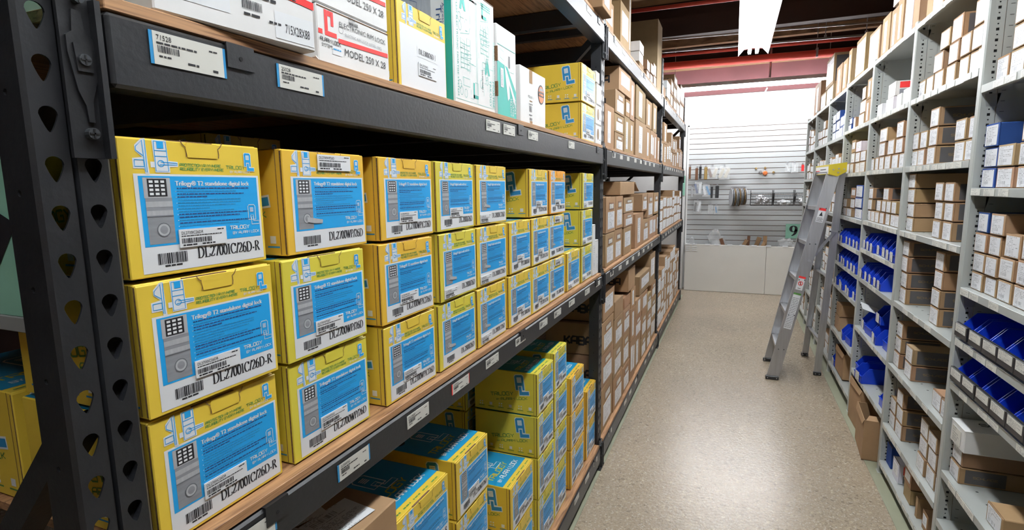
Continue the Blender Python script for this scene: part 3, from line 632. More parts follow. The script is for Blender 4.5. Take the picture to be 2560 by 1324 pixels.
    for i in range(6):
        ux = D*(.06+.155*i); c = (ux+D*.05, h*.15); s = h*.035
        if i % 2: pr.rect('paper', c[0]-s, c[1]-s, c[0]+s, c[1]+s)
        else:
            for sx in (-1, 1):
                for sy in (-1, 1): pr.rect('paper', c[0]+sx*s*.8-s*.4, c[1]+sy*s*.8-s*.4, c[0]+sx*s*.8+s*.4, c[1]+sy*s*.8+s*.4)
        pr.rect('blue2' if (w > .2) else 'green', ux+D*.005, h*.075, ux+D*.1, h*.09)
    pr.rect('raw', D-.016, .002, D-.0145, h-.004)
    # top print: blue lid, yellow front strip
    if top:
        pr = Pr(m, (0, .0045, h-.003), (1, 0, 0), (0, 1, 0), (0, 0, 1), .0004)
        pr.rect('topblue', .003, .026, w-.003, d-.008)
        pr.tech('capyel', 'TRILOGY', w*.10, .075, .021, w*.62, 1, th=.2); pr.tech('paper', 'ALARM LOCK', w*.26, .045, .018, w*.60, 1, th=.2); pr.tech('paper', 'BY', w*.13, .045, .012, w*.08, 1, th=.22)
        pr.al_logo(w*.42, .1, .10, 'paper', None, 1, outline=True)
        if model.startswith('DL2700WP'): pr.poly('ink', [(w*.2+.02*math.cos(2*math.pi*i/20), d*.78+.02*math.sin(2*math.pi*i/20)) for i in range(20)], 1); pr.rect('orange', w*.2-.016, d*.78-.007, w*.2+.016, d*.78+.001, 2)
        p = .01
        while p < w-.03: pr.words('green', p, .009, .03, .004, rnd, 1); p += .042
    out['printing'] = m.mesh('printing', fix=False)
    if stick != 'none':
        m = MB(); x0, z0, ww, hh = {'mid': (.315, .192, .345, .135), 'bl': (.08, .04, .34, .13), 'top': (.38, .80, .42, .155)}[stick]
        if white_only: x0, z0, ww, hh = .37, .20, .38, .16
        m.box(X(x0), X(x0+ww), -.0024, -.0012, Y(z0), Y(z0+hh), 'paper')
        pr = Pr(m, (X(x0), -.0024, Y(z0)), (1, 0, 0), (0, 0, 1), (0, -1, 0), .0003); a, b = X(ww), Y(hh)
        pr.text('ink', {'DL2700IC/26D-R': 'DL2700IC26DR', 'DL2700WP/26D': 'DL2700WP26D', 'DL2700WPIC/26D': 'DL2700WPIC26D', 'DL5300/26D': 'DL5300'}.get(model, model.replace('/', '')), a*.04, b*.72, b*.17, a*.45)
        pr.words('ink', a*.04, b*.6, a*.85, b*.05, rnd); pr.bars('ink', a*.04, b*.22, a*.68, b*.5, rnd, n=34); pr.words('ink', a*.06, b*.08, a*.28, b*.08, rnd); pr.words('ink', a*.45, b*.08, a*.28, b*.08, rnd); pr.words('ink', a*.8, b*.85, a*.15, b*.06, rnd)
        out['price_sticker'] = m.mesh('price_sticker')
    MESH[key] = out; return out
def arcp(cx, cy, rx, ry): return [(cx+rx*math.cos(2*math.pi*i/12), cy+ry*math.sin(2*math.pi*i/12)) for i in range(13)]
GOLD = (.80, .49, .05); LEM = (.72, .62, .065); YEL = (.79, .565, .06); ORG = (.86, .37, .02)
XC = -.663
def ybox(model, y0, z0, w, h, color, stick, label, group, x=XC, d=.27, jit=.6, topc=(.012, .26, .48), cat='box'):
    ms = YB(model, w, h, d, stick, t2=model.startswith('DL27'))
    a = R(90 + random.uniform(-jit, jit))
    t = thing('lock_carton', label, cat, (x+random.uniform(-.003, .003), y0, z0), (0, 0, a), group)
    for k, me in ms.items(): obj(k, me, t, color=(topc if k == 'printing' else color))
    return t
GR = [(-1.0, 2.79), (-.76, 2.80)]
for i, (gx, gy) in enumerate(GR):
    m = MB(); m.prism([(gx+.035*math.cos(2*math.pi*k/6), gy+.02*math.sin(2*math.pi*k/6), 2.4135) for k in range(6)], (0, 0, .0014), 'yelpl'); obj('grade_stamp', m, RACK, label='yellow stamp under the top board')
SZ = 1.1425; HS = .1765
C = [('DL2700IC/26D-R', .417, .2045, [YEL, YEL, YEL], ['mid', 'mid', 'mid'], (0, .0, 0)),
     ('DL2700WP/26D', .648, .205, [LEM, LEM, GOLD], ['mid', 'mid', 'top'], (0, -.003, .015)),
     ('DL2700WPIC/26D', .908, .206, [YEL, GOLD, GOLD], ['mid', 'mid', 'mid'], (0, -.005, .006)),
     ('DL2800/26D', 1.137, .203, [LEM, LEM, LEM], ['none', 'bl', 'mid'], (0, .008, .003)),
     ('DL2800IC/26D', 1.352, .208, [YEL, YEL, YEL], ['bl', 'bl', 'bl'], (0, .008, .02))]
TIER = ['bottom', 'middle', 'top']
for n, (mod, y, w, cs, st, dy) in enumerate(C):
    for k in range(3):
        ybox(mod, y+dy[k], SZ+k*HS, w, HS-.0025, cs[k], st[k], 'yellow lock carton on the middle shelf, %s stack from the near upright, %s of three' % (['first', 'second', 'third', 'fourth', 'fifth'][n], TIER[k]), 'yellow lock cartons on the middle shelf')
Q = 'yellow lock cartons on the middle shelf'
for mod, y, k, w, col, st, lab in [
    ('PDL3000/26D', 1.590, 0, .203, YEL, 'mid', 'yellow carton right of the fifth middle-shelf stack, bottom layer'),
    ('PDL3075IC/26D', 1.797, 0, .20, YEL, 'mid', 'half-hidden yellow carton, bottom layer, touching the orange-topped stack on the middle shelf'),
    ('PDL3000/26D', 1.600, 1, .198, YEL, 'mid', 'yellow carton right of the fifth middle-shelf stack, upper of two'),
    ('PDL3075IC/26D', 1.800, 1, .198, YEL, 'mid', 'yellow carton in the middle layer, directly under the lone one showing its logo side'),
    ('PDL3075IC/26D', 1.792, 2, .203, YEL, 'mid', 'top-layer yellow carton with its shaded logo side showing, left of the orange one'),
    ('PDL3000IC/26D', 2.003, 0, .212, YEL, 'top', 'yellow carton marked PDL3000IC, bottom of the stack with an orange top carton'),
    ('PDL3000IC/26D', 2.001, 1, .208, YEL, 'top', 'yellow carton marked PDL3000IC, middle of the stack with an orange top carton'),
    ('PDL3000IC/26D', 2.006, 2, .212, ORG, 'mid', 'orange-yellow carton, the most orange on the middle shelf'),
    ('PDL3075/26D', 2.255, 0, .212, YEL, 'bl', 'single yellow carton with nothing on it, right of the orange-topped stack'),
    ('PDL3500/26D', 2.492, 0, .20, LEM, 'bl', 'lime-yellow carton, bottom of the last stack before the second upright'),
    ('PDL3500/26D', 2.495, 1, .203, LEM, 'bl', 'lime-yellow carton, middle of the last stack before the second upright'),
    ('PDL3500/26D', 2.508, 2, .215, LEM, 'bl', 'lime-yellow carton, top of the last stack before the second upright')]:
    ybox(mod, y, SZ+k*HS, w, HS-.0025, col, st, lab, Q)
# second row behind
for i, (y, k, lab) in enumerate([(.417, 0, 'yellow carton behind the nearest stack, seen beside the upright, blue lid showing'), (.622, 0, None), (.622, 1, None), (.776, 0, None), (.776, 1, None), (.776, 2, None), (1.64, 0, None), (2.3, 0, None), (2.3, 1, None)]):
    hb = .193 if y == .776 else HS; ybox('DL2700WP/26D', y, SZ+k*hb, .19 if y == .776 else (.15 if y == .622 else .20), hb-.0025, YEL, 'none', lab or 'yellow carton in the shadowed back row, %s layer, behind the %s' % (TIER[k], {.622: 'first stack', .776: 'second stack', 1.64: 'sixth stack', 2.3: 'single low carton'}[y]), 'yellow cartons in the back row of the middle shelf', x=-.962)
# bottom shelf: name, y0, w, front x, list of (z0, z1)
Q = 'yellow lock cartons on the bottom shelf'
Z0 = .157
for mod, y, w, bnd, col, tc, who in [
    ('DL2700IC/26D-R', .920, .235, [.157, .34, .515, .69, .868], YEL, (.012, .26, .48), 'stack right of the brown carton'),
    ('DL2700WP/26D', 1.208, .20, [.157, .34, .515, .69, .866], YEL, (.012, .26, .48), 'second stack, round black seal on its lid'),
    ('DL2800IC/26D', 1.585, .225, [.157, .405, .58], YEL, (.012, .26, .48), 'low stack in front of the lime ones'),
    ('PDL3000/26D', 1.868, .198, [.157, .375, .55, .722, .897], LEM, (.01, .24, .26), 'lime stack with a dark green lid'),
    ('PDL3000/26D', 2.082, .185, [.157, .388, .565, .742, .915], LEM, (.01, .24, .26), 'tallest stack of the bottom shelf'),
    ('PDL3000IC/26D', 2.335, .24, [.157, .355, .535, .718], GOLD, (.012, .26, .48), 'golden stack right of the tallest one'),
    ('PDL3500/26D', 2.632, .20, [.157, .355, .545], GOLD, (.012, .26, .48), 'last golden stack before the upright')]:
    nb = [q for q in zip(bnd[:-1], bnd[1:])]
    for k, (a, b) in enumerate(nb):
        ybox(mod, y+random.uniform(-.003, .003), a, w, b-a-.002, col, 'mid', 'yellow carton in the %s, %s' % (who, ['bottom one', 'second from the bottom', 'third up', 'fourth up', 'top one'][k] if k < len(nb)-1 else 'top one'), Q, x=-.668, topc=tc)
for k, (a, b) in enumerate([(.157, .34), (.342, .52), (.522, .70), (.702, .88)]):
    ybox('PDL3000/26D', 1.86, a, .205, b-a-.002, LEM, 'none', 'shadowed lime carton behind the lime stack, layer %s from the shelf' % ['one', 'two', 'three', 'four'][k], 'lime cartons in the back row of the bottom shelf', x=-.975, topc=(.01, .24, .26))

# ------------------------------------------------------------------ top shelf of the near bay
TOPZ = 1.8165
def place(t, parts, color=None):
    for k, m_, in parts: obj(k, m_, t, color=color)
def plain(w, h, d, key='white', c=.002, lid=True):
    m = MB(); m.box(0, w, 0, d, 0, h, key, c)
    if lid: m.box(.001, w-.001, -.0008, .0, h-.004, h-.0025, 'raw')
    return m
def PrF(m, lift=.0005): return Pr(m, (0, 0, 0), (1, 0, 0), (0, 0, 1), (0, -1, 0), lift)
def PrS(m, d, lift=.0005): return Pr(m, (0, d, 0), (0, -1, 0), (0, 0, 1), (-1, 0, 0), lift)
rn = random.Random(3)
# long white box hanging over the edge
t = thing('hardware_box', 'long white box with red stripe and handwriting, hanging over the top shelf edge', 'box', (-.648, .467, TOPZ), (0, 0, R(83.6)))
obj('body', plain(.243, .125, .40), t)
m = MB(); pr = PrF(m)
pr.o = pr.o + Vector((0, 0, -.034)); pr.rect('paper', .02, .055, .10, .092, 0); pr.words('grey2', .024, .083, .05, .003, rn, 1); pr.words('grey2', .024, .075, .06, .003, rn, 1)
pr.text('ink', '71528', .118, .088, .009, .03, 1); pr.bars('ink', .118, .068, .15, .08, rn, 1); pr.words('ink', .12, .06, .025, .003, rn, 1); pr.words('ink', .16, .058, .02, .003, rn, 1)
pr.text('ink', 'MORTISE', .135, .100, .013, .075, 1); pr.poly('red', [(.085, .118), (.085, .108), (.243, .096), (.243, .107)], .5)
pr.rect('paper', .17, .040, .24, .078, .2); pr.text('ink', '715X28X88', .187, .05, .013, .045, 1); pr.tech('ink', 'PARTS', .203, .113, .011, .034, 1, th=.14)
pr.words('ink', .135, .087, .04, .004, rn, 1); obj('printing', m, t)
for zz, lab, nm in ((0, 'white electric lock box with long red stripe, lower of two beside the yellow box', 1), (.0975, 'white electric lock box with red stripe, stacked on its twin', 2)):
    t = thing('electric_lock_box', lab, 'box', (-.660, .760, TOPZ+zz), (0, 0, R(90)), 'white electric lock boxes')
    obj('body', plain(.205, .096, .36), t)
    m = MB(); pr = PrF(m)
    pr.rect('red', .002, .048, .012, .056); pr.rect('red', .018, .0565, .026, .09); pr.rect('red', .018, .048, .048, .056); pr.rect('red', .0265, .081, .0335, .09); pr.rect('red', .034, .066, .041, .09)
    pr.tech('ink', 'ALARM LOCK', .005, .037, .006, .052, 1, th=.2); pr.text('ink', 'SYSTEMS INC.', .008, .028, .006, .045)
    pr.text('ink', 'ELECTRONIC RIM LOCK', .055, .071, .0085, .138, 1); pr.text('grey2', 'ELECTRIC RIM LOCK LISTED 198Q', .07, .058, .005, .11, 1)
    pr.poly('red', [(.052, .050), (.052, .042), (.200, .047), (.200, .055)], .5); pr.text('ink', 'MODEL 250 X 28', .066, .024, .0125, .125, 1)
    pr.text('ink', '25028', .082, .089, .005, .018, 1); pr.bars('ink', .082, .081, .11, .087, rn, 1, n=20); pr.rect('paper', .035, .02, .06, .034, .3); pr.words('blue', .037, .028, .02, .002, rn, 1)
    pr.stroke('ink', [(.06+.006*math.cos(i*.7), .066+.006*math.sin(i*.7)) for i in range(10)], .0006); obj('printing', m, t)
    m = MB(); m.prism([(0, 0, .003), (-.012, -.004, .006), (-.014, .01, .004), (-.014, .06, .003), (0, .08, .003)], (0, 0, .002), 'white'); obj('end_flap', m, t)
t = ybox('DL5300/26D', 1.008, TOPZ, .208, .183, YEL, 'mid', 'yellow carton with a blank white front, between white and teal boxes', None); 
# tall teal and white boxes
def teal_box(name, lab, y0, w, h, d, parts, x=-.66, rz=90):
    t = thing(name, lab, 'box', (x, y0, TOPZ), (0, 0, R(rz))); place(t, parts); return t
w, h, d = .252, .30, .30
b = plain(w, h, d, 'white'); pr = PrF(b)
pr.rect('teal2', .002, .004, .004, h-.004); pr.rect('teal2', w*.54, .01, w*.545, h-.01); pr.stroke('teal2', [(.01, .012), (w*.52, .012), (w*.52, h-.012)], .0012); pr.stroke('teal2', [(w*.56, .012), (w-.012, .012), (w-.012, h-.02), (w*.56, h-.02)], .0012)
m = MB(); pr = PrF(m)
pr.text('teal', 'KEYLESS ELECTRONIC MORTISE SYSTEM', .020, .27, .007, .25, a=-R(90))
for (x, y, s) in ((.055, .235, 1), (.20, .10, 1)):
    pr.poly('teal', [(x-.016, y), (x-.005, y+.045), (x-.002, y+.02), (x+.004, y+.045), (x+.018, y), (x+.008, y), (x, y+.018), (x-.006, y)])
for (x, y) in ((.17, .245), (.11, .025)):
    pr.rect('teal', x, y, x+.008, y+.04); pr.rect('teal', x, y, x+.03, y+.009); pr.stroke('teal2', [(x+.012, y+.042), (x+.03, y+.042), (x+.03, y+.012)], .0015)
for (x, y) in ((.04, .09), (.16, .15)):
    for l in ([(0, 0), (.02, .005), (.022, .07), (.0, .075), (0, 0)], [(.022, .03), (.06, .034), (.06, .044), (.022, .04)], [(.035, 0), (.055, 0), (.055, .08), (.035, .08), (.035, 0)], [(.0, .085), (.05, .095), (.055, .11)], [(.01, -.02), (.05, -.02), (.05, -.04), (.01, -.04), (.01, -.02)]): pr.stroke('teal2', [(x+a, y+c_) for a, c_ in l], .0013)
    for k in range(6): pr.words('teal2', x, y+.002+.012*k, .05, .002, rn)
pr.text('ink', 'TDL5MCR26D 1', .165, .11, .008, .06, a=-R(90)); pr.text('teal', 'TRILOGY', .215, .09, .012, .075, a=-R(90)); pr.text('teal', 'MORTISE', .235, .09, .012, .075, a=-R(90)); pr.text('teal', 'BY ACCESS ELECTRONIC MORTISE', .247, .2, .006, .19, a=-R(90))
for px in (.030, .145):
    for k in range(26):
        a0, b0 = px+rn.uniform(0, .075), rn.uniform(.02, .26); l0 = rn.uniform(.006, .03); pr.stroke('teal2', [(a0, b0), (a0+(l0 if k % 2 else 0), b0+(0 if k % 2 else l0))], .0011)
    for k in range(5): a0, b0 = px+rn.uniform(0, .06), rn.uniform(.03, .24); pr.stroke('teal', [(a0+.008*math.cos(2*math.pi*i/10), b0+.011*math.sin(2*math.pi*i/10)) for i in range(11)], .001)
    for k in range(3): pr.words('teal', px+.02, .27+.006*k, .06, .003, rn)
for q in range(2): pr.words('ink', .08+.015*q, .27, .05, .004, rn)
m2 = MB(); pr = PrS(m2, d)
pr.rect('teal', d-.022, .0, d-.002, h, .5); pr.poly('teal', [(.0, h), (.12, h), (.10, h-.035), (.0, h-.05)], .5); pr.rect('grey1', .12, .19, d-.06, h-.005); 
pr.stroke('inkblue', [(.14, .23), (.2, .21), (.2, .25), (.15, .27), (.14, .23)], .001, 1); pr.rect('inkblue', .20, .21, .212, .23, 1.5)
pr.text('inkblue', 'Trilogy 2 Series', d-.045, .235, .016, .19, 1, a=-R(90)); pr.text('inkblue', 'Access Control Mortise', d-.028, .24, .006, .17, 1, a=-R(90))
teal_box('mortise_lock_box', 'tall white box with teal line drawings and teal side, beside the yellow one', 1.243, w, h, d, [('body', b), ('printing', m), ('side_printing', m2)])
w, h, d = .15, .262, .30
b = MB(); b.box(0, w, 0, d, 0, h, 'white', .003)
for z in (.055, .155): b.box(-.0012, .004, -.0012, .008, z, z+.042, 'raw')
m = MB(); pr = PrF(m)
pr.poly('teal', [(0, .002), (w-.002, .002), (w-.002, .085), (w*.52, .15), (w*.0, .158)]); pr.poly('paper', [(w*.35, .155), (w*.47, .14), (w*.93, .06), (w*.93, .035), (w*.6, .1), (w*.62, .06), (w*.52, .05)], 1)
pr.stroke('teal2', [(.004, .205), (w-.004, .205)], .002, 1); pr.stroke('teal2', [(.02, .17), (.05, .165), (.05, .19), (.02, .195), (.02, .17)], .0012); pr.stroke('teal2', [(.06, .14), (.13, .14), (.135, .195)], .0012)
pr.rect('paper', .022, .085, .045, .14, 1.5); pr.text('ink', 'WATERPROOF', .028, .135, .007, .045, 2, a=-R(90)); pr.bars('ink', .085, .15, .1, .185, rn, 1, n=10)
pr.text('paper', 'TRILOGY', .095, .062, .013, .055, 2, a=-R(90)); pr.text('paper', 'MORTISE', .112, .062, .013, .055, 2, a=-R(90)); pr.text('paper', 'LOCKS', .129, .062, .013, .045, 2, a=-R(90)); pr.words('paper', .05, .02, .01, .05, rn, 1.5)
teal_box('mortise_lock_box', 'slim white box with a solid teal lower corner and hand slots', 1.515, w, h, d, [('body', b), ('printing', m)])
w, h, d = .255, .182, .26
b = MB(); b.box(0, w, 0, d, 0, h, 'white', .002)
m = MB(); pr = PrF(m)
pr.rect('kraft', .085, h-.045, .115, h-.001, .2); pr.rect('kraft', .088, .001, .112, .012, .2); pr.rect('kraft', .085, .076, .112, .08, .2)
pr.text('ink', 'PDLN1 1', .07, .088, .008, .055, 1); pr.bars('ink', .08, .042, .11, .062, rn, 1, n=14); pr.words('ink', .08, .066, .035, .003, rn, 1); pr.bars('ink', .082, .014, .11, .022, rn, 1, n=14); pr.words('ink', .08, .03, .03, .003, rn, 1)
cx, cz = .205, .115
pr.poly('ink', [(cx+.034*math.cos(2*math.pi*i/28), cz+.034*math.sin(2*math.pi*i/28)) for i in range(28)]); pr.poly('orange', [(cx+.029*math.cos(2*math.pi*i/28), cz+.029*math.sin(2*math.pi*i/28)) for i in range(28)], 1)
pr.rect('ink', cx-.03, cz-.008, cx+.03, cz+.009, 2); pr.words('orange', cx-.024, cz-.004, .048, .007, rn, 3); pr.rect('grey2', cx-.018, cz+.012, cx+.018, cz+.022, 2)
teal_box('white_carton', 'white carton with round orange seal and kraft tape patch', 1.702, w, h, d, [('body', b), ('printing', m)])
ybox('DL2700WP/26D', 2.452, TOPZ, .25, .168, YEL, 'mid', 'lower yellow carton with logo side in view, end of the upper shelf', None, x=-.655)
ybox('DL2700WP/26D', 2.445, TOPZ+.170, .25, .170, YEL, 'mid', 'upper yellow carton with logo side in view, end of the upper shelf', None, x=-.655, d=.26)
for i, (y0, w, z0, h, seal) in enumerate([(2.712, .125, 0, .095, 1), (2.712, .125, .097, .095, 1), (2.73, .105, .194, .10, 0), (2.715, .07, .296, .055, 0)]):
    t = thing('small_white_carton', 'small white carton beside the second upright, %s' % ['lowest of the pile, brown seal', 'second of the pile, brown seal', 'third of the pile, no seal', 'smallest, on top of the pile'][i], 'box', (-.65, y0, TOPZ+z0), (0, 0, R(90)), 'small white cartons by the second upright')
    obj('body', plain(w, h, .2), t); m = MB(); pr = PrF(m)
    if seal: pr.poly('brown', [(w*.38+.021*math.cos(2*math.pi*i/20), h*.5+.028*math.sin(2*math.pi*i/20)) for i in range(20)]); pr.poly('gold', [(w*.38+.015*math.cos(2*math.pi*i/20), h*.5+.021*math.sin(2*math.pi*i/20)) for i in range(20)], 1)
    pr.words('ink', w*.6, h*.2, w*.2, .004, rn, 1); obj('printing', m, t)
for i, (y0, w, h) in enumerate([(2.712, .05, .265), (2.766, .065, .18)]):
    t = thing('slim_white_carton', ['taller', 'shorter'][i] + ' slim white carton standing against the second upright, middle shelf', 'box', (-.66, y0, SZ), (0, 0, R(90)), 'slim white cartons'); obj('body', plain(w, h, .2), t)
    m = MB(); m.box(w*.2, w*.8, -.0012, 0, h*.1, h*.6, 'stk'); obj('label_sheet', m, t)

# brown carton with packing slips, lower shelf at the front
t = thing('brown_carton', 'brown carton under packing slips on the lower shelf, left of the yellow cartons', 'box', (-.655, .50, .60), (0, 0, R(90)))
m = MB(); m.box(0, .412, 0, .30, 0, .333, 'kraft', .003); m.box(.001, .411, .147, .1485, .333, .3335, 'raw'); obj('body', m, t)
m = MB(); m.box(.16, .22, -.0006, 0, .15, .333, 'foam'); m.box(.16, .22, 0, .3, .333, .3338, 'foam'); obj('packing_tape', m, t)
for i, (x, y, a, w, h) in enumerate([(.10, .02, 6, .15, .10), (.25, .03, -8, .12, .09), (.12, .14, 12, .15, .10), (.24, .135, -20, .11, .09)]):
    o = tag(obj('packing_slip', (lambda q: (q.box(0, w, 0, 0.0006, 0, h, 'stk3'), q)[1])(MB()), None, (0, 0, 0)), 'printed white packing slip on the brown carton, %s' % ['at its near end', 'along its front edge', 'furthest back', 'nearest the yellow cartons'][i], 'paper', 'packing slips')
    o.location = (-.655-y-h, .50+x, .6+.3345+.0012*i); o.rotation_euler = (R(90), 0, R(90+a))
t = thing('brown_carton', 'brown carton underneath the one with packing slips', 'box', (-.655, .48, .157), (0, 0, R(90)))
m = MB(); m.box(0, .43, 0, .32, 0, .44, 'kraft', .003); obj('body', m, t)
# green aisle sign on the rack end
t = thing('aisle_sign', 'mint green aisle sign with a big dark numeral on the near rack end', 'sign', (0, .385, 0))
m = MB(); m.box(-1.08, -.752, 0, .004, 1.445, 2.05, 'mint', .001); obj('board', m, t)
m = MB(); m.box(-1.09, -.74, -.002, .006, 1.425, 1.445, 'enamel2', .001); obj('bottom_rail', m, t)
m = MB(); pr = Pr(m, (-1.02, 0, 1.475), (1, 0, 0), (0, 0, 1), (0, -1, 0), .001); pr.serif('ink', '2', -.015, .03, .36, .215); obj('numeral', m, t)

# ------------------------------------------------------------------ cartons with a sheet label
KR = (.31, .192, .10); KR2 = (.25, .15, .078); KR3 = (.37, .24, .135); WH = (.78, .78, .76); NV = (.012, .05, .22); RDW = (.78, .77, .76)
def kparts(w, h, d, style, side):
    """style: how the front is marked; side: which end shows the side print (-1 local x=0, 1 local x=w, 0 none)"""
    key = ('k', round(w, 3), round(h, 3), round(d, 2), style, side)
    if key in MESH: return MESH[key]
    out = {}
    m = MB(); m.box(.0008, w-.0008, .002, d, 0, h-.0015, 'tinted', min(.0025, w*.02))
    m.box(0, w, 0, .0025, .0005, h-.0005, 'tinted', .0008)
    m.box(.0012, w-.0012, .0012, .004, h-.0008, h+.0002, 'raw'); out['body'] = m.mesh('carton_body')
    fr = {'big': (.06, .05, .90, .92), 'mid': (.16, .28, .86, .82), 'low': (.18, .10, .86, .58), 'tall': (.30, .12, .62, .86), 'none': None, 'two': (.14, .22, .5, .85), 'wide': (.05, .12, .95, .9)}[style]
    if fr:
        m = MB(); m.box(fr[0]*w, fr[2]*w, -.0009, 0, fr[1]*h, fr[3]*h, 'stk'); out['label_sheet'] = m.mesh('label_sheet')
    if style == 'low':
        m = MB(); m.box(.30*w, .80*w, -.0009, 0, .64*h, .84*h, 'brown'); m.box(.34*w, .74*w, -.0016, -.0009, .67*h, .80*h, 'stk2'); out['address_label'] = m.mesh('address_label')
    if style == 'two':
        m = MB(); m.box(.6*w, .9*w, -.0009, 0, .2*h, .8*h, 'stk'); out['second_label'] = m.mesh('second_label')
    if side == 2:      # charcoal brand panel on the end that faces the camera, right-hand shelves
        m = MB(); pr = Pr(m, (w-.0008, 0, 0), (0, 1, 0), (0, 0, 1), (1, 0, 0), .0007); L = min(d*.62, h*1.9)
        pr.rect('char', .018, h*.09, .018+L, h*.91); pr.tech('gold', 'SCHLAGE', .018+L*.2, h*.44, h*.12, L*.6, 1, th=.2); out['brand_panel'] = m.mesh('brand_panel')
    if side == 3:
        m = MB(); pr = Pr(m, (w-.0008, 0, 0), (0, 1, 0), (0, 0, 1), (1, 0, 0), .0007); pr.rect('red', .02, h*.50, d-.01, h*.92); pr.rect('grey2', .02, h*.06, d-.01, h*.42); pr.tech('paper', 'SCHLAGE', .09, h*.6, h*.22, h*2.2, 1, th=.25); out['brand_panel'] = m.mesh('brand_panel')
    if side == 4:
        m = MB(); pr = Pr(m, (w-.0008, 0, 0), (0, 1, 0), (0, 0, 1), (1, 0, 0), .0007); pr.tech('paper', 'SCHLAGE', .115, h*.5, h*.2, h*1.9, 1, th=.28); pr.stroke('paper', [(.10, h*.42), (.10, h*.8), (.11+h*2, h*.8), (.11+h*2, h*.42), (.10, h*.42)], .0015, 1); out['brand_panel'] = m.mesh('brand_panel')
    if side == -2:     # black lettering on the camera-facing end, left-hand racking
        m = MB(); pr = Pr(m, (.0008, d, 0), (0, -1, 0), (0, 0, 1), (-1, 0, 0), .0007)
        hh = min(.045, h*.28); pr.tech('ink', 'KABA', d-.06-hh*3.6, h*.32, hh, hh*3.6, 0, th=.28); out['lettering'] = m.mesh('lettering')
    MESH[key] = out; return out
def carton(side, y0, y1, z0, z1, style, color, label, group=None, x=None, d=.3, sp=0, name='carton', cat='box', jit=.75):
    w, h = abs(y1-y0)-.004, z1-z0-.0015
    w = round(w/.002)*.002 if w > .05 else w
    ms = kparts(w, h, d, style, sp)
    if side == 'L': loc = ((XC if x is None else x)+random.uniform(-.004, .002), min(y0, y1), z0); a = 90
    else: loc = ((.835 if x is None else x)+random.uniform(-.003, .005), max(y0, y1), z0+.0008); a = -90
    if side == 'R': jit = .5
    t = thing(name, label, cat, loc, (0, 0, R(a+random.uniform(-jit, jit))), group)
    cc = tuple(max(0, c*random.uniform(.93, 1.06)) for c in color)
    for k, me in ms.items(): obj(k, me, t, color=cc)
    return t
ORD = ['first', 'second', 'third', 'fourth', 'fifth', 'sixth', 'seventh', 'eighth', 'ninth', 'tenth', 'eleventh', 'twelfth', 'thirteenth', 'fourteenth', 'fifteenth', 'sixteenth', 'seventeenth', 'eighteenth', 'nineteenth', 'twentieth']
CN = {KR: 'brown carton', KR2: 'dark brown carton', KR3: 'pale brown carton', WH: 'white carton', NV: 'navy carton', RDW: 'red and white carton'}
SN = {'big': 'with a large white label', 'mid': 'with a white label', 'low': 'with two white labels', 'tall': 'with an upright white label', 'none': 'without a label', 'two': 'with two side-by-side labels', 'wide': 'with a full-width label'}
FAR = MB()
def far_fill(side, z, rows, d=.3):
    """the small far cartons past the three hundred largest: one object"""
    for (y0, y1, a, b, st, col, sp) in rows:
        L = side == 'L'; x = (XC+random.uniform(-.004, .002)) if L else .836+random.uniform(-.003, .005); s = -1 if L else 1; y0 += .001; y1 -= .001
        k = {KR: 'kraft', KR3: 'kraft', KR2: 'kraft', WH: 'white', NV: 'navy', RDW: 'white'}[col]
        FAR.box(min(x, x+s*d), max(x, x+s*d), y0, y1, z+a+.0008, z+b-.001, k, .0015)
        if st != 'none':
            f = {'big': (.06, .05, .90, .92), 'tall': (.30, .12, .62, .86), 'wide': (.05, .12, .95, .9)}.get(st, (.16, .28, .86, .82)); w, h = y1-y0, b-a
            ya, yb = (y0+f[0]*w, y0+f[2]*w) if L else (y1-f[2]*w, y1-f[0]*w)
            FAR.box(min(x, x-s*.001), max(x, x-s*.001), ya, yb, z+a+f[1]*h, z+a+f[3]*h, 'paper')
            for q in range(5):
                zz = z+a+(f[1]+(f[3]-f[1])*(.15+.16*q))*h; FAR.box(min(x-s*.001, x-s*.0013), max(x-s*.001, x-s*.0013), ya+.1*(yb-ya), ya+random.uniform(.4, .9)*(yb-ya), zz, zz+.022*h, 'grey2')
        if sp == 2: FAR.box(x+.018, x+.018+min(d*.6, (b-a)*1.9), y0-.0008, y0, z+a+(b-a)*.1, z+b-(b-a)*.1, 'char')
def shelf_fill(side, z, where, rows, xx=None, d=.3, group=None):
    """rows: (y0, y1, dz0, dz1, style, color, sideprint)"""
    rows = sorted(rows, key=lambda r: (round((r[0]+r[1])/2, 2), r[2]))
    for i, r in enumerate(rows):
        y0, y1, a, b, st, col, sp = r
        tier = sorted(q[2] for q in rows if min(q[1], y1)-max(q[0], y0) > .4*(y1-y0)); lv = tier.index(a)
        pos = 'bottom' if lv == 0 else ('top' if lv == len(tier)-1 else ORD[lv]+' layer')
        lb = '%s, %s, %s place from near end, %s' % (CN[col], where, ORD[min(i, 19)] if i < 20 else str(i+1)+'th', pos if len(tier) > 1 else 'alone')
        carton(side, y0, y1, z+a, z+b, st, col, lb, group or ('cartons on the ' + where), x=xx, d=d, sp=sp)
def P4(s, col=KR, st='mid', sp=0):
    """compact table: 'y0 y1 dz0 dz1 [style [colour letter [side]]]' separated by ;"""
    out = []
    CM = {'k': KR, 'K': KR2, 'p': KR3, 'w': WH, 'n': NV, 'r': RDW}
    for e in s.split(';'):
        q = e.split()
        if not q: continue
        out.append((float(q[0]), float(q[1]), float(q[2]), float(q[3]), q[4] if len(q) > 4 else st, CM[q[5]] if len(q) > 5 else col, int(q[6]) if len(q) > 6 else sp))
    return out
